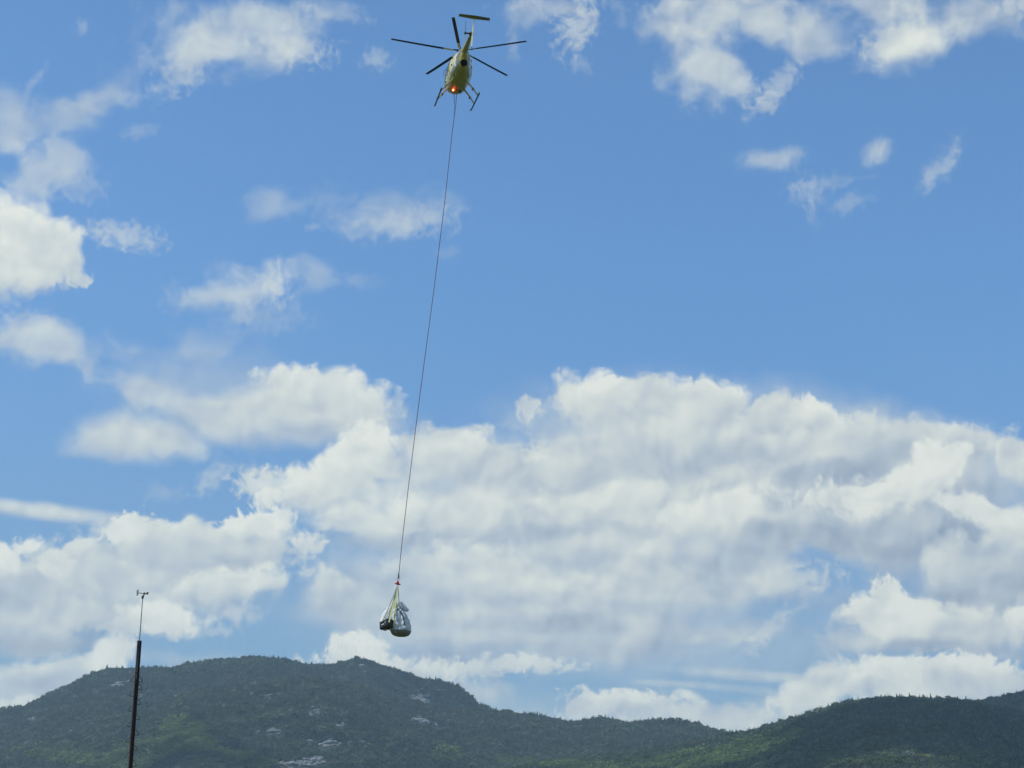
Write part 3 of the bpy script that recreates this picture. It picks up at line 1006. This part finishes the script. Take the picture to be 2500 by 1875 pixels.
# exhaust
g = G().tube([(-1.40, 0, 1.30), (-1.75, 0, 1.24), (-1.93, 0, 1.20)], [.15, .19, .205], 24, False)
g.tube([(-1.93, 0, 1.20), (-1.6, 0, 1.26)], [.19, .16], 24, False)
ex = g.build('exhaust_pipe', m_yel2, heli)
G().tube([(-1.925, 0, 1.2), (-1.88, 0, 1.21)], [.172, .168], 24).build('exhaust_mouth', m_soot, ex)
# tail boom
tb = G().tube([(-1.2, 0, 1.86), (-1.8, 0, 1.92), (-2.6, 0, 1.945), (-3.5, 0, 1.985), (-4.25, 0, 2.02)], [.27, .205, .155, .118, .095], 20).build('tail_boom', m_yel, heli)
G().tube([(-1.75, .14, 1.78), (-2.6, .115, 1.84), (-3.6, .085, 1.92), (-4.1, .07, 1.95)], .014, 6).build('boom_stripe', m_grey, tb)
# fins
def foil(g, p0, c0, p1, c1, t0, t1, chord=(-1, 0, 0), nrm=(0, 1, 0), blunt=False):
    ch, n_ = Vector(chord), Vector(nrm)
    prof = [(0, 0), (.08, .5), (.3, .62), (.65, .42), (1, .06 if not blunt else .2), (.65, -.42), (.3, -.62), (.08, -.5)]
    o = []
    for p, c, t in ((p0, c0, t0), (p1, c1, t1)):
        o += [Vector(p) + ch * (u * c) + n_ * (w * t) for u, w in prof]
    k = len(prof)
    g.add(o, [(i, (i + 1) % k, (i + 1) % k + k, i + k) for i in range(k)] + [tuple(range(k)), tuple(range(k, 2 * k))])
    return g
fin = foil(foil(G(), (-4.12, -.05, 2.02), .62, (-4.86, -.04, 2.70), .34, .075, .05), (-4.12, -.05, 2.04), .60, (-4.52, -.05, 1.14), .30, .075, .04)
vf = fin.build('vertical_fin', m_yel2, heli)
G().tube([(-4.62, -.05, 1.2), (-4.78, -.05, 1.02), (-4.84, -.05, .93)], .014, 6).ball((-4.84, -.05, .93), .035, 6).build('tail_skid', m_black, vf)
G().ball((-4.5, -.05, 2.26), .05, 7).build('tail_light', m_dark, vf)
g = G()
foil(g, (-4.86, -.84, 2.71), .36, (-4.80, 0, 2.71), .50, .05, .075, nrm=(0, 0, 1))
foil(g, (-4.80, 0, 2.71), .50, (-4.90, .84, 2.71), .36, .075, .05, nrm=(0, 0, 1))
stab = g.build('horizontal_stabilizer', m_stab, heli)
for s in (1, -1):
    foil(G(), (-4.90, .85 * s, 2.86), .34, (-5.0, .85 * s, 2.50 if s < 0 else 2.62), .16, .02, .015).build('end_plate', m_grey, stab)
# tail rotor on the left side
G().ball((-4.32, 0, 2.02), (.17, .12, .12), 8).build('tail_gearbox', m_dark, heli)
tr = G().tube([(-4.32, 0, 2.02), (-4.36, .2, 2.01), (-4.38, .34, 2.0)], [.055, .04, .05], 10).ball((-4.38, .34, 2.0), (.07, .06, .09), 7).build('tail_rotor', m_dark, heli)
for s in (1, -1):
    foil(G(), (-4.32, .345, 2.0 + s * .07), .10, (-4.30, .345, 2.0 + s * .68), .15, .025, .012).build('tail_rotor_blade', m_dark if s > 0 else m_grey, tr)
# main rotor: disc tipped 5 degrees forward of the hull
hub_z = 2.62
G().tube([(0, 0, 2.3), (0, 0, hub_z + .06)], [.075, .06], 12).build('rotor_mast', m_dark, heli)
hubg = G().ball((0, 0, hub_z), (.20, .20, .09), 10)
ang = [rad(94 + 72 * k) for k in range(5)]
TILT = Matrix.Rotation(rad(5), 3, 'Y')
def rp(a, r, u=0.0, z=0.0):
    v = Matrix.Rotation(a, 3, 'Z') @ Vector((r, u, z))
    return TILT @ v + Vector((0, 0, hub_z))
for a in ang: hubg.tube([rp(a, .1), rp(a, .42)], [.055, .04], 8)
for a in ang: hubg.tube([rp(a + .35, .16, 0, -.14), rp(a + .16, .30, 0, -.02)], .014, 6)
hubg.tube([rp(0, 0, 0, -.12), rp(0, 0, 0, -.20)], [.21, .17], 16)
hub = hubg.build('rotor_hub', m_dark, heli)
for k, a in enumerate(ang):
    def bl(r0, r1, c, t, m, nm, par):
        g = G()
        prof = [(-.28, 0), (-.22, .5), (0, .62), (.4, .35), (.72, .05), (.4, -.3), (0, -.5), (-.22, -.42)]
        n_ = 9
        for i in range(n_):
            r = r0 + (r1 - r0) * i / (n_ - 1)
            tw = rad(9 - 7 * r / 4)
            dz = .05 * (r / 4) ** 2
            for u, w in prof:
                uu, ww = u * c, w * t
                g.v.append(tuple(rp(a, r, -(uu * math.cos(tw) + ww * math.sin(tw)), dz + ww * math.cos(tw) - uu * math.sin(tw))))
        for i in range(n_ - 1):
            for j in range(8):
                g.f.append((i * 8 + j, i * 8 + (j + 1) % 8, (i + 1) * 8 + (j + 1) % 8, (i + 1) * 8 + j))
        g.f += [tuple(range(8)), tuple(range((n_ - 1) * 8, n_ * 8))]
        return g.build(nm, m, par)
    b_ = bl(1.0, 3.72, .185, .026, m_blade, 'rotor_blade', heli)
    bl(.40, 1.0, .155, .034, m_root, 'blade_root', b_)
    bl(3.72, 4.02, .185, .024, m_tip, 'blade_tip', b_)
# landing gear
for s in (1, -1):
    sk = G().tube([(1.86, 1.04 * s, -.16), (1.72, 1.045 * s, -.23), (1.55, 1.05 * s, -.27), (-1.34, 1.07 * s, -.27), (-1.42, 1.07 * s, -.25)], .042, 10).build('skid', m_dark, heli)
    for (tx, bx) in ((.68, .45), (-.56, -.98)):
        G().tube([(tx, .38 * s, .66), ((tx + bx) / 2, .72 * s, .24), (bx, 1.04 * s, -.24)], [.06, .045, .038], 10).build('skid_strut', m_yel, heli)
    G().tube([(.44, 1.05 * s, -.18), (.47, 1.06 * s, -.28)], .05, 8).build('skid_clamp', m_dark, sk)
    G().tube([(-.98, 1.06 * s, -.18), (-.96, 1.06 * s, -.28)], .05, 8).build('skid_clamp', m_dark, sk)
    G().box((.56, .80 * s, .10), (.12, .12, .10)).build('boarding_step', m_black, heli)
    G().box((-.72, .78 * s, .18), (.22, .12, .09)).build('boarding_step', m_black, heli)
    G().ball((.2, .70 * s, .72), .05, 6).build('side_light', m_black, heli)
G().tube([(.0, .66, 1.3), (-.1, .86, 1.32), (.12, .86, 1.12), (.1, .66, 1.05)], .013, 6).build('door_mirror', m_dark, heli)
# red beacon: its own light
be = G().ball((.50, .20, .41), (.055, .055, .055), 9).build('red_beacon', m_red, heli)
bl_ = bpy.data.lights.new('beacon_light', 'POINT')
bl_.energy = 1.8; bl_.color = (1, .03, .012); bl_.shadow_soft_size = .06
bo = bpy.data.objects.new('beacon_light', bl_)
COL.objects.link(bo); bo.parent = be; bo.location = (.40, .20, .30)
G().tube([(.36, -.03, .45), (.36, .03, .45)], .05, 8).tube([(.36, 0, .47), (.36, 0, .32)], .035, 8).build('belly_hook', m_dark, heli)
G().tube([(.52, .28, .42), (.40, .16, .05), (.30, .10, -.42)], .010, 5).build('control_cable', m_dark, heli)
G().tube([(.50, .12, .42), (.38, .08, -.02), (.31, .08, -.40), (.28, .06, -1.1)], .010, 5).build('control_cable', m_dark, heli)

# ------------------------------------------------------------------ long line and its load
LY = 105.3
m_rope = mat('dark_red_rope', (.13, .026, .035), .8)
m_ring = mat('steel_ring', (.45, .46, .48), .3, metal=.9)
top = hw((.36, 0, .30))
wp = [(1115.5, 236), (1103, 330), (1085.4, 497), (1057.3, 723), (1024, 972), (996, 1198), (977.5, 1360), (973.1, 1412)]
path = [tuple(top)]
for x, y in wp:
    f_ = (y - 226) / (1412 - 226)
    path.append(tuple(at_y(x, y, top.y + (LY - top.y) * f_)))
# smooth the way between the points
pp = np.array(path)
tt = np.r_[0, np.cumsum(np.linalg.norm(np.diff(pp, axis=0), axis=1))]
ts = np.linspace(0, tt[-1], 90)
ps = np.stack([np.interp(ts, tt, pp[:, i]) for i in range(3)], -1)
for _ in range(6): ps[1:-1] = (ps[:-2] + 2 * ps[1:-1] + ps[2:]) / 4
LL = G().tube([tuple(p) for p in ps], .0175, 6).build('long_line', m_rope)
tag(LL, 'thin dark red line hanging from the helicopter belly down to the cargo hook', 'cargo line')
e_ = Vector(ps[-1])
G().tube([e_ + Vector((0, 0, .28)), e_ + Vector((0, 0, .02))], [.025, .045], 8).build('line_end_sleeve', m_black, LL)

# local axes at the load: X right, Z up, Y away; one unit of the close view (1290 px wide) is .00233 m
MU = .00233
O = at_y(900 + 655 * 140 / 1290, 1390 + 300 * 180 / 1659, LY)
def lp(zx, zy, dep=0.0):
    dx, dz = (zx - 655) * MU, -(zy - 300) * MU * 1.02
    return O + Vector((dx, dep, dz + dep * .205))
hk = empty('cargo_hook', lp(655, 300), 'small red cargo hook hanging at the lower end of the line', 'cargo hook')
def put(o, parent):                       # parts are written in world metres; hand them over to their thing
    o.parent = parent
    o.matrix_parent_inverse = Matrix.Translation(-parent.location)
    return o
def gb(g, name, m, parent, smooth=True):
    off = parent.location
    g.v = [tuple(Vector(p) - off) for p in g.v]
    return g.build(name, m, parent, smooth)
gb(G().ball(lp(655, 292), (.075, .06, .115), 9, lambda q: 1 - .25 * q.z * (q.z > 0)), 'hook_body', m_redp, hk)
gb(G().tube([lp(588, 318), lp(625, 322), lp(655, 330), lp(690, 334), lp(720, 342)], [.02, .045, .05, .045, .018], 8), 'hook_guard', m_redp, hk)
ringg = G()
ringg.tube([lp(674 + 17 * math.sin(t), 222 - 20 * math.cos(t)) for t in np.linspace(0, 6.283, 15)], .010, 6)
gb(ringg, 'swivel_ring', m_ring, hk)
gb(G().tube([lp(655, 345), lp(640, 362), lp(655, 382), lp(672, 366)], .014, 6), 'load_hook', m_ring, hk)
gb(G().tube([lp(640, 195), lp(637, 215), lp(642, 250)], .012, 6), 'release_cable', m_black, hk)

m_strap = mat('yellow_strap', (.58, .62, .30), .8)
m_strap2 = mat('olive_strap', (.13, .16, .07), .8)
sl = empty('lifting_slings', lp(655, 378), 'yellow and olive webbing slings spreading from the hook around the bags and case', 'slings')
def strap(pts, w, m):
    g = G()
    q = [Vector(p) for p in pts]
    for i, p in enumerate(q):
        d = (q[min(i + 1, len(q) - 1)] - q[max(i - 1, 0)]).normalized()
        s_ = d.cross(Vector((0, 1, 0))).normalized()
        n_ = s_.cross(d)
        ww = w * (1 if i else .5)
        g.v += [tuple(p + s_ * ww / 2 + n_ * .006), tuple(p - s_ * ww / 2 + n_ * .006), tuple(p - s_ * ww / 2 - n_ * .006), tuple(p + s_ * ww / 2 - n_ * .006)]
    for i in range(len(q) - 1):
        for k in range(4):
            a, b = i * 4 + k, i * 4 + (k + 1) % 4
            g.f.append((a, b, b + 4, a + 4))
    g.f += [(0, 1, 2, 3), tuple(len(g.v) - 4 + k for k in range(4))]
    return gb(g, 'sling', m, sl)
strap([lp(640, 385, -.02), lp(560, 640, -.12), lp(470, 900, -.3), lp(380, 1140, -.42), lp(372, 1165, -.46)], .028, m_strap2)
strap([lp(645, 385, -.05), lp(600, 620, -.2), lp(555, 860, -.42), lp(508, 1085, -.80)], .05, m_strap2)
strap([lp(650, 385, -.06), lp(618, 600, -.16), lp(575, 860, -.45), lp(535, 1070, -.80), lp(522, 1180, -.86)], .075, m_strap)
strap([lp(655, 385, -.06), lp(645, 560, -.17), lp(637, 800, -.42), lp(634, 960, -.52), lp(628, 1150, -.56), lp(625, 1270, -.56)], .075, m_strap)
strap([lp(655, 385, .02), lp(632, 600, .0), lp(602, 800, -.1), lp(590, 960, -.18)], .09, m_strap)
strap([lp(658, 385, -.03), lp(640, 540, -.06), lp(625, 740, -.1), lp(618, 860, -.2)], .09, m_strap)
strap([lp(665, 385), lp(678, 500), lp(690, 620), lp(702, 715), lp(680, 830, -.1)], .035, m_strap2)

m_bag = mat('silver_white_fabric', (.60, .62, .64), .8, spec=.15, var=.10, scale=5, bump=1.0)
m_bag2 = mat('white_fabric', (.64, .66, .67), .8, spec=.15, var=.10, scale=5, bump=1.0)
m_under = mat('dark_bag_bottom', (.19, .185, .16), .8, var=.2, scale=3)  # bottom of the bag, darker than its body
def bag(sections, wr, seed, seg=48):
    """sections: (centre, half width, half depth); wr = depth of the creases"""
    g = G()
    n = len(sections)
    for i, (c, a, b) in enumerate(sections):
        c = Vector(c)
        for k in range(seg):
            t = 2 * math.pi * k / seg
            f = i / (n - 1)
            w = 1 + wr * (.9 * (abs(math.sin(3.5 * t + 2.2 * f + seed)) - .6) + .7 * (abs(math.sin(6.5 * t - 3 * f * f + 2 * seed)) - .6) * (1 - .3 * f) + .35 * math.sin(7 * t + 3 * f + seed) + .4 * math.sin(13 * t - 5 * f + seed * 2) + .3 * math.sin(23 * t + 9 * f)) * (1 - .55 * f) \
                + .35 * wr * math.sin(11 * f * 3 + 4 * t + seed)
            e = .86
            cs, sn = math.cos(t), math.sin(t)
            g.v.append((c.x + math.copysign(abs(cs) ** e, cs) * a * w, c.y + math.copysign(abs(sn) ** e, sn) * b * w,
                        c.z + .03 * wr * 10 * math.sin(5 * t + seed) * f * 0.5))
    for i in range(n - 1):
        for k in range(seg):
            a, b = i * seg + k, i * seg + (k + 1) % seg
            g.f.append((a, b, b + seg, a + seg))
    g.f += [tuple(range(seg)), tuple(range((n - 1) * seg, n * seg))]
    return g
big = empty('bulk_bag', lp(770, 1420), 'large silvery white bag tied at the neck, right of the black case', 'bag')
prof = [(672, 838, 34), (656, 862, 74), (662, 905, 122), (688, 965, 160), (713, 1040, 186), (733, 1110, 203), (748, 1180, 214), (762, 1250, 222), (770, 1315, 228), (772, 1375, 228)]
zs = np.interp(np.linspace(0, 1, 40), np.linspace(0, 1, len(prof)), [p[1] for p in prof])
xc = np.interp(zs, [p[1] for p in prof], [p[0] for p in prof]); ww = np.interp(zs, [p[1] for p in prof], [p[2] for p in prof])
gb(bag([(lp(x, z, 0.0), w * MU, w * MU * .95) for x, z, w in zip(xc, zs, ww)], .085, 1.0, 72), 'bag_body', m_bag, big)
prof = [(772, 1372, 227), (772, 1402, 222), (774, 1436, 205), (776, 1462, 175), (778, 1482, 120), (780, 1490, 60)]
gb(bag([(lp(x, z, 0.0), w * MU, w * MU * .95) for x, z, w in prof], .02, 2.0), 'bag_bottom', m_under, big)
# the loose gathered top, flopping over to the right
g = G()
tp = [(672, 850, 34), (684, 800, 42), (704, 752, 44), (730, 770, 58), (762, 806, 66), (800, 842, 62), (840, 872, 52), (882, 896, 42), (925, 914, 22)]
pts = [lp(x, y, -.05) for x, y, _ in tp]
for i, p in enumerate(pts):
    d = (pts[min(i + 1, len(pts) - 1)] - pts[max(i - 1, 0)]).normalized()
    s_ = d.cross(Vector((0, 1, 0))).normalized()
    for k in range(28):
        t = 2 * math.pi * k / 28
        r_ = tp[i][2] * MU * (1 + .30 * (abs(math.sin(2.5 * t + i * 1.3)) - .5) + .24 * (abs(math.sin(4.5 * t - i * 2.1)) - .5) + .08 * math.sin(11 * t + i))
        g.v.append(tuple(p + s_ * math.cos(t) * r_ + Vector((0, 1, 0)) * math.sin(t) * r_ * .8))
for i in range(len(pts) - 1):
    for k in range(28):
        a, b = i * 28 + k, i * 28 + (k + 1) % 28
        g.f.append((a, b, b + 28, a + 28))
g.f += [tuple(range(28)), tuple(range(len(g.v) - 28, len(g.v)))]
gb(g, 'gathered_top', m_bag, big)
m_blackstrap = mat('black_strap', (.015, .016, .018), .7)
g = G().tube([lp(660, 850, -.30), lp(700, 890, -.36), lp(752, 940, -.40), (lp(800, 1010, -.42)), lp(830, 1090, -.46), lp(850, 1160, -.50), lp(868, 1240, -.52)], [.02, .022, .024, .026, .026, .026, .024], 8)
gb(g, 'closing_strap', m_blackstrap, big)
gb(G().tube([lp(650, 842, -.1), lp(668, 862, -.2), lp(700, 862, -.12), lp(712, 850, .05)], .02, 8), 'neck_tie', m_blackstrap, big)

sm = empty('white_sack', lp(430, 1330), 'smaller white sack with an upright corner, behind the black case on the left', 'bag')
prof = [(520, 812, 18, 0), (508, 850, 50, .0), (482, 910, 84, .0), (468, 980, 112, .0), (456, 1060, 130, .0), (444, 1140, 143, .0), (440, 1220, 146, 0), (444, 1290, 140, 0), (450, 1330, 110, 0), (455, 1345, 60, 0)]
zs = np.interp(np.linspace(0, 1, 34), np.linspace(0, 1, len(prof)), [p[1] for p in prof])
xc = np.interp(zs, [p[1] for p in prof], [p[0] for p in prof]); ww = np.interp(zs, [p[1] for p in prof], [p[2] for p in prof])
gb(bag([(lp(x, z, .12), w * MU, w * MU * .8) for x, z, w in zip(xc, zs, ww)], .07, 4.0, 40), 'sack_body', m_bag2, sm)
gq = G()
pf_ = [(378, 886), (436, 882), (452, 930), (440, 1010), (400, 1080), (372, 1110), (366, 1010)]
qv = [lp(x, z, .06) for x, z in pf_] + [lp(x + 4, z + 2, .14) for x, z in pf_]
n_ = len(pf_)
gq.add(qv, [tuple(range(n_)), tuple(range(n_, 2 * n_))[::-1]] + [(i, (i + 1) % n_, (i + 1) % n_ + n_, i + n_) for i in range(n_)])
gb(gq, 'sack_corner', m_bag, sm, False)

m_case = mat('black_case_plastic', (.012, .014, .018), .42, var=.2, scale=8)
m_tag = mat('white_label', (.75, .75, .72), .6)
cs_ = empty('black_case', lp(470, 1250, -.3), 'black box-shaped case with a small white label, slung in front of the bags', 'case')
A0, B0, C0, D0 = lp(300, 1196, -.44), lp(496, 1096, -.82), lp(626, 1144, -.50), lp(440, 1235, -.80)
dn = Vector((0, 0, -.33))
ex_ = (B0 - A0)
ez_ = (C0 - B0)
top4 = [A0, B0, B0 + ez_, A0 + ez_]
def rbox(P0, u, v, w, bev=.03):
    b = bmesh.new()
    vs = []
    for i in (0, 1):
        for j in (0, 1):
            for k in (0, 1):
                vs.append(b.verts.new(P0 + u * i + v * j + w * k))
    for f in ((0, 1, 3, 2), (4, 6, 7, 5), (0, 4, 5, 1), (2, 3, 7, 6), (0, 2, 6, 4), (1, 5, 7, 3)): b.faces.new([vs[i] for i in f])
    bmesh.ops.bevel(b, geom=b.edges[:], offset=bev, segments=2, affect='EDGES')
    g = G(); b.verts.index_update()
    g.v = [tuple(q.co) for q in b.verts]; g.f = [tuple(q.index for q in f.verts) for f in b.faces]
    b.free()
    return g
gb(rbox(A0 + Vector((0, 0, -.035)), ex_, ez_, Vector((.0, .0, -.30)), .025), 'case_body', m_case, cs_)
gb(rbox(A0 - ex_ * .02 - ez_ * .02 + Vector((0, 0, .02)), ex_ * 1.04, ez_ * 1.04, Vector((0, 0, -.06)), .015), 'case_lid', m_case, cs_)
nrm = ex_.cross(ez_).normalized()
face_n = Vector((0, 0, 1)).cross(ex_).normalized()
if face_n.y > 0: face_n = -face_n
def onface(u, v): return A0 + ex_ * u + Vector((0, 0, -.33 * v)) + face_n * .012
gb(rbox(onface(.28, .48), ex_ * .28, face_n * .012, Vector((0, 0, -.045)), .004), 'case_label', m_tag, cs_)
gb(G().tube([onface(.74, .25), onface(.76, .5) + face_n * .05, onface(.72, .8)], .014, 6), 'case_handle', m_tag, cs_)
gb(G().tube([A0 + ez_ * .45 + Vector((0, 0, -.31)), A0 + ez_ * .75 + ex_ * .3 + Vector((0, 0, -.35)), A0 + ez_ * 1.0 + ex_ * .75 + Vector((0, 0, -.30))], .016, 6), 'case_webbing', m_tag, cs_)
for u in (.12, .5, .88):
    gb(G().box(A0 + ex_ * u + ez_ * (.2 + .6 * (u == .5)) + Vector((0, 0, -.355)), (.09, .09, .05)), 'case_foot', m_black, cs_, False)

# ------------------------------------------------------------------ steel pole with the wind sensor
m_steel = mat('brown_steel', (.045, .022, .020), .6, metal=.3, var=.25, scale=2)
m_step = mat('dark_green_steel', (.03, .045, .045), .5, metal=.4)
m_whip = mat('galvanised_pipe', (.10, .105, .10), .5, metal=.5)
m_finm = mat('grey_plastic', (.32, .36, .40), .5)
PY = 100.0
p_top, p_bot = at_y(340.6, 1564, PY), at_y(317.8, 1875, PY)
ax = (p_top - p_bot).normalized()
p_gnd = p_bot - ax * ((p_bot.z + .6) / ax.z)
pole = empty('steel_pole', (p_gnd.x, p_gnd.y, 0), 'tall brown steel pole with triangular climbing steps and a wind sensor on top', 'pole')
Rz = Matrix.Rotation(rad(24), 3, 'Z')
sx = Rz @ Vector((1, 0, 0)); sy_ = ax.cross(sx).normalized(); sx = sy_.cross(ax).normalized()
def beam_g(c0, c1, W_, D_, t):
    g = G()
    out = [(-W_, -D_), (W_, -D_), (W_, -D_ + t), (t / 2, -D_ + t), (t / 2, D_ - t), (W_, D_ - t), (W_, D_), (-W_, D_), (-W_, D_ - t), (-t / 2, D_ - t), (-t / 2, -D_ + t), (-W_, -D_ + t)]
    n = len(out)
    v = [c0 + sx * b + sy_ * a for a, b in out] + [c1 + sx * b + sy_ * a for a, b in out]
    g.add(v, [tuple(range(n)), tuple(range(n, 2 * n))[::-1]] + [(i, (i + 1) % n, (i + 1) % n + n, i + n) for i in range(n)])
    return g
gb(beam_g(p_gnd, p_top, .088, .092, .016), 'beam', m_steel, pole, False)
wd = at_y(348.3, 1462, PY)
wt = at_y(351.3, 1452, PY)
base_w = p_top - ax * 1.9 + Vector((.0, -.11, 0))
gb(G().tube([base_w, p_top + Vector((.01, -.06, .02)), wd], [.024, .023, .019], 10), 'mast_pipe', m_whip, pole)
for k in (.35, 1.6):
    gb(G().box(p_top - ax * k + Vector((0, -.11, 0)), (.14, .05, .06)), 'pipe_clamp', m_steel, pole, False)
dir_w = (wt - wd).normalized()
ws = gb(G().tube([wd, wd + dir_w * .34], [.034, .030], 10).tube([wd + dir_w * .02 + Vector((-.045, -.02, 0)), wd + dir_w * .16 + Vector((-.045, -.02, 0))], .03, 8), 'wind_sensor', m_step, pole)
wt = wd + dir_w * .35
def zz5(x, y, dy=0.0): return at_y(300 + x * 80 / 948, 1420 + y * 140 / 1659, PY + dy)
def part_of(g, name, m, parent):
    off = pole.location
    g.v = [tuple(Vector(p) - off) for p in g.v]
    return g.build(name, m, parent)
part_of(G().tube([zz5(400, 322), zz5(500, 330), zz5(600, 346), zz5(650, 352), zz5(700, 350)], [.010, .018, .026, .034, .030], 8), 'sensor_arm', m_whip, ws)
g = G()
fo = [(398, 238), (456, 238), (462, 300), (440, 316), (440, 326), (460, 345), (438, 402), (390, 402), (398, 330)]
q = [zz5(x, y, -.008) for x, y in fo] + [zz5(x, y, .008) for x, y in fo]
n_ = len(fo)
g.add(q, [tuple(range(n_)), tuple(range(n_, 2 * n_))[::-1]] + [(i, (i + 1) % n_, (i + 1) % n_ + n_, i + n_) for i in range(n_)])
part_of(g, 'tail_vane', m_finm, ws)
g = G()
hubp = zz5(706, 340)
g.ball(hubp, .035, 7)
for k, (dx, dz, dy) in enumerate(((.02, .07, -.02), (.05, .05, .05), (-.03, .07, .06), (.01, -.07, .03))):
    p1 = hubp + Vector((dx, dy, dz))
    g.tube([hubp, (hubp + p1) / 2, p1], [.018, .030, .020], 6)
part_of(g, 'propeller', m_black, ws)
# climbing steps, alternately on either side
def on_pole(zy):                       # zy: position down the close view of the pole
    f = (zy - 72) / (1659 - 72)
    return p_top + (p_bot - p_top) * f
steps = [(600, 1), (600, -1), (693, 1), (785, -1), (883, 1), (970, -1), (1072, 1), (1163, -1), (1263, 1), (1355, -1), (1453, 1), (1545, -1), (1645, 1)]
y_ = 1645
while True:
    y_ += 95
    if on_pole(y_).z < 2.2: break
    steps.append((y_, -1 if len(steps) % 2 else 1))
for zy, s in steps:
    c = on_pole(zy)
    u = c + ax * .33 + Vector((s * .085, 0, 0))
    pts = [u, u + Vector((s * .06, 0, -.045)), u + Vector((s * .19, -.01, -.20)), u + Vector((s * .215, -.01, -.26)), u + Vector((s * .20, -.01, -.285)), c + ax * .045 + Vector((s * .14, 0, 0)), c + ax * .045 + Vector((s * .08, 0, 0))]
    st_ = gb(G().tube(pts, .017, 6), 'climbing_step', m_step, pole)

# ------------------------------------------------------------------ unseen clouds, added out of view to cast shade on the hills
m_cloud = mat('cloud_white', (.85, .86, .88), 1.0)
def shadow_cloud(px, py, alt, rx, ry, seed):
    a, r, h = hit(px, py)
    T = Vector((r * math.sin(rad(a)), r * math.cos(rad(a)), h))
    c = T + sd * ((alt - h) / sd.z)
    q = random.Random(seed)
    g = G()
    for k in range(26):
        an, rd = q.uniform(0, 6.28), q.random() ** .6
        p = c + Vector((math.cos(an) * rd * rx, math.sin(an) * rd * ry, q.uniform(0, 90)))
        s_ = q.uniform(.16, .34) * (1.15 - .6 * rd) * min(rx, ry)
        ph = q.uniform(0, 6)
        g.ball(p, (s_ * 1.25, s_ * 1.1, s_ * .55), 12, lambda v, ph=ph: 1 + .12 * math.sin(6 * v.x + ph) * math.cos(5 * v.y) + .07 * math.sin(13 * v.z + 9 * v.x + ph))
    tag(g.build('shadow_cloud', m_cloud), kind='structure')
shadow_cloud(2400, 1790, 2500, 620, 520, 1)
shadow_cloud(2190, 1768, 2500, 330, 330, 2)
shadow_cloud(2480, 1712, 2600, 420, 380, 4)
shadow_cloud(1085, 1700, 3300, 170, 150, 6)
shadow_cloud(430, 1862, 2900, 130, 120, 3)

# ------------------------------------------------------------------ haze
def haze(dens):
    g = G().box((0, 3200, 552), (13000, 13000, 1112))
    m = bpy.data.materials.new('haze')
    m.use_nodes = True
    t = m.node_tree
    t.nodes.clear()
    v = t.nodes.new('ShaderNodeVolumePrincipled')
    v.inputs['Color'].default_value = (.60, .83, 1.0, 1)
    v.inputs['Density'].default_value = dens
    v.inputs['Anisotropy'].default_value = 0.2
    o = t.nodes.new('ShaderNodeOutputMaterial')
    t.links.new(v.outputs[0], o.inputs['Volume'])
    tag(g.build('haze', m, smooth=False), kind='stuff')
haze(4.9e-5)
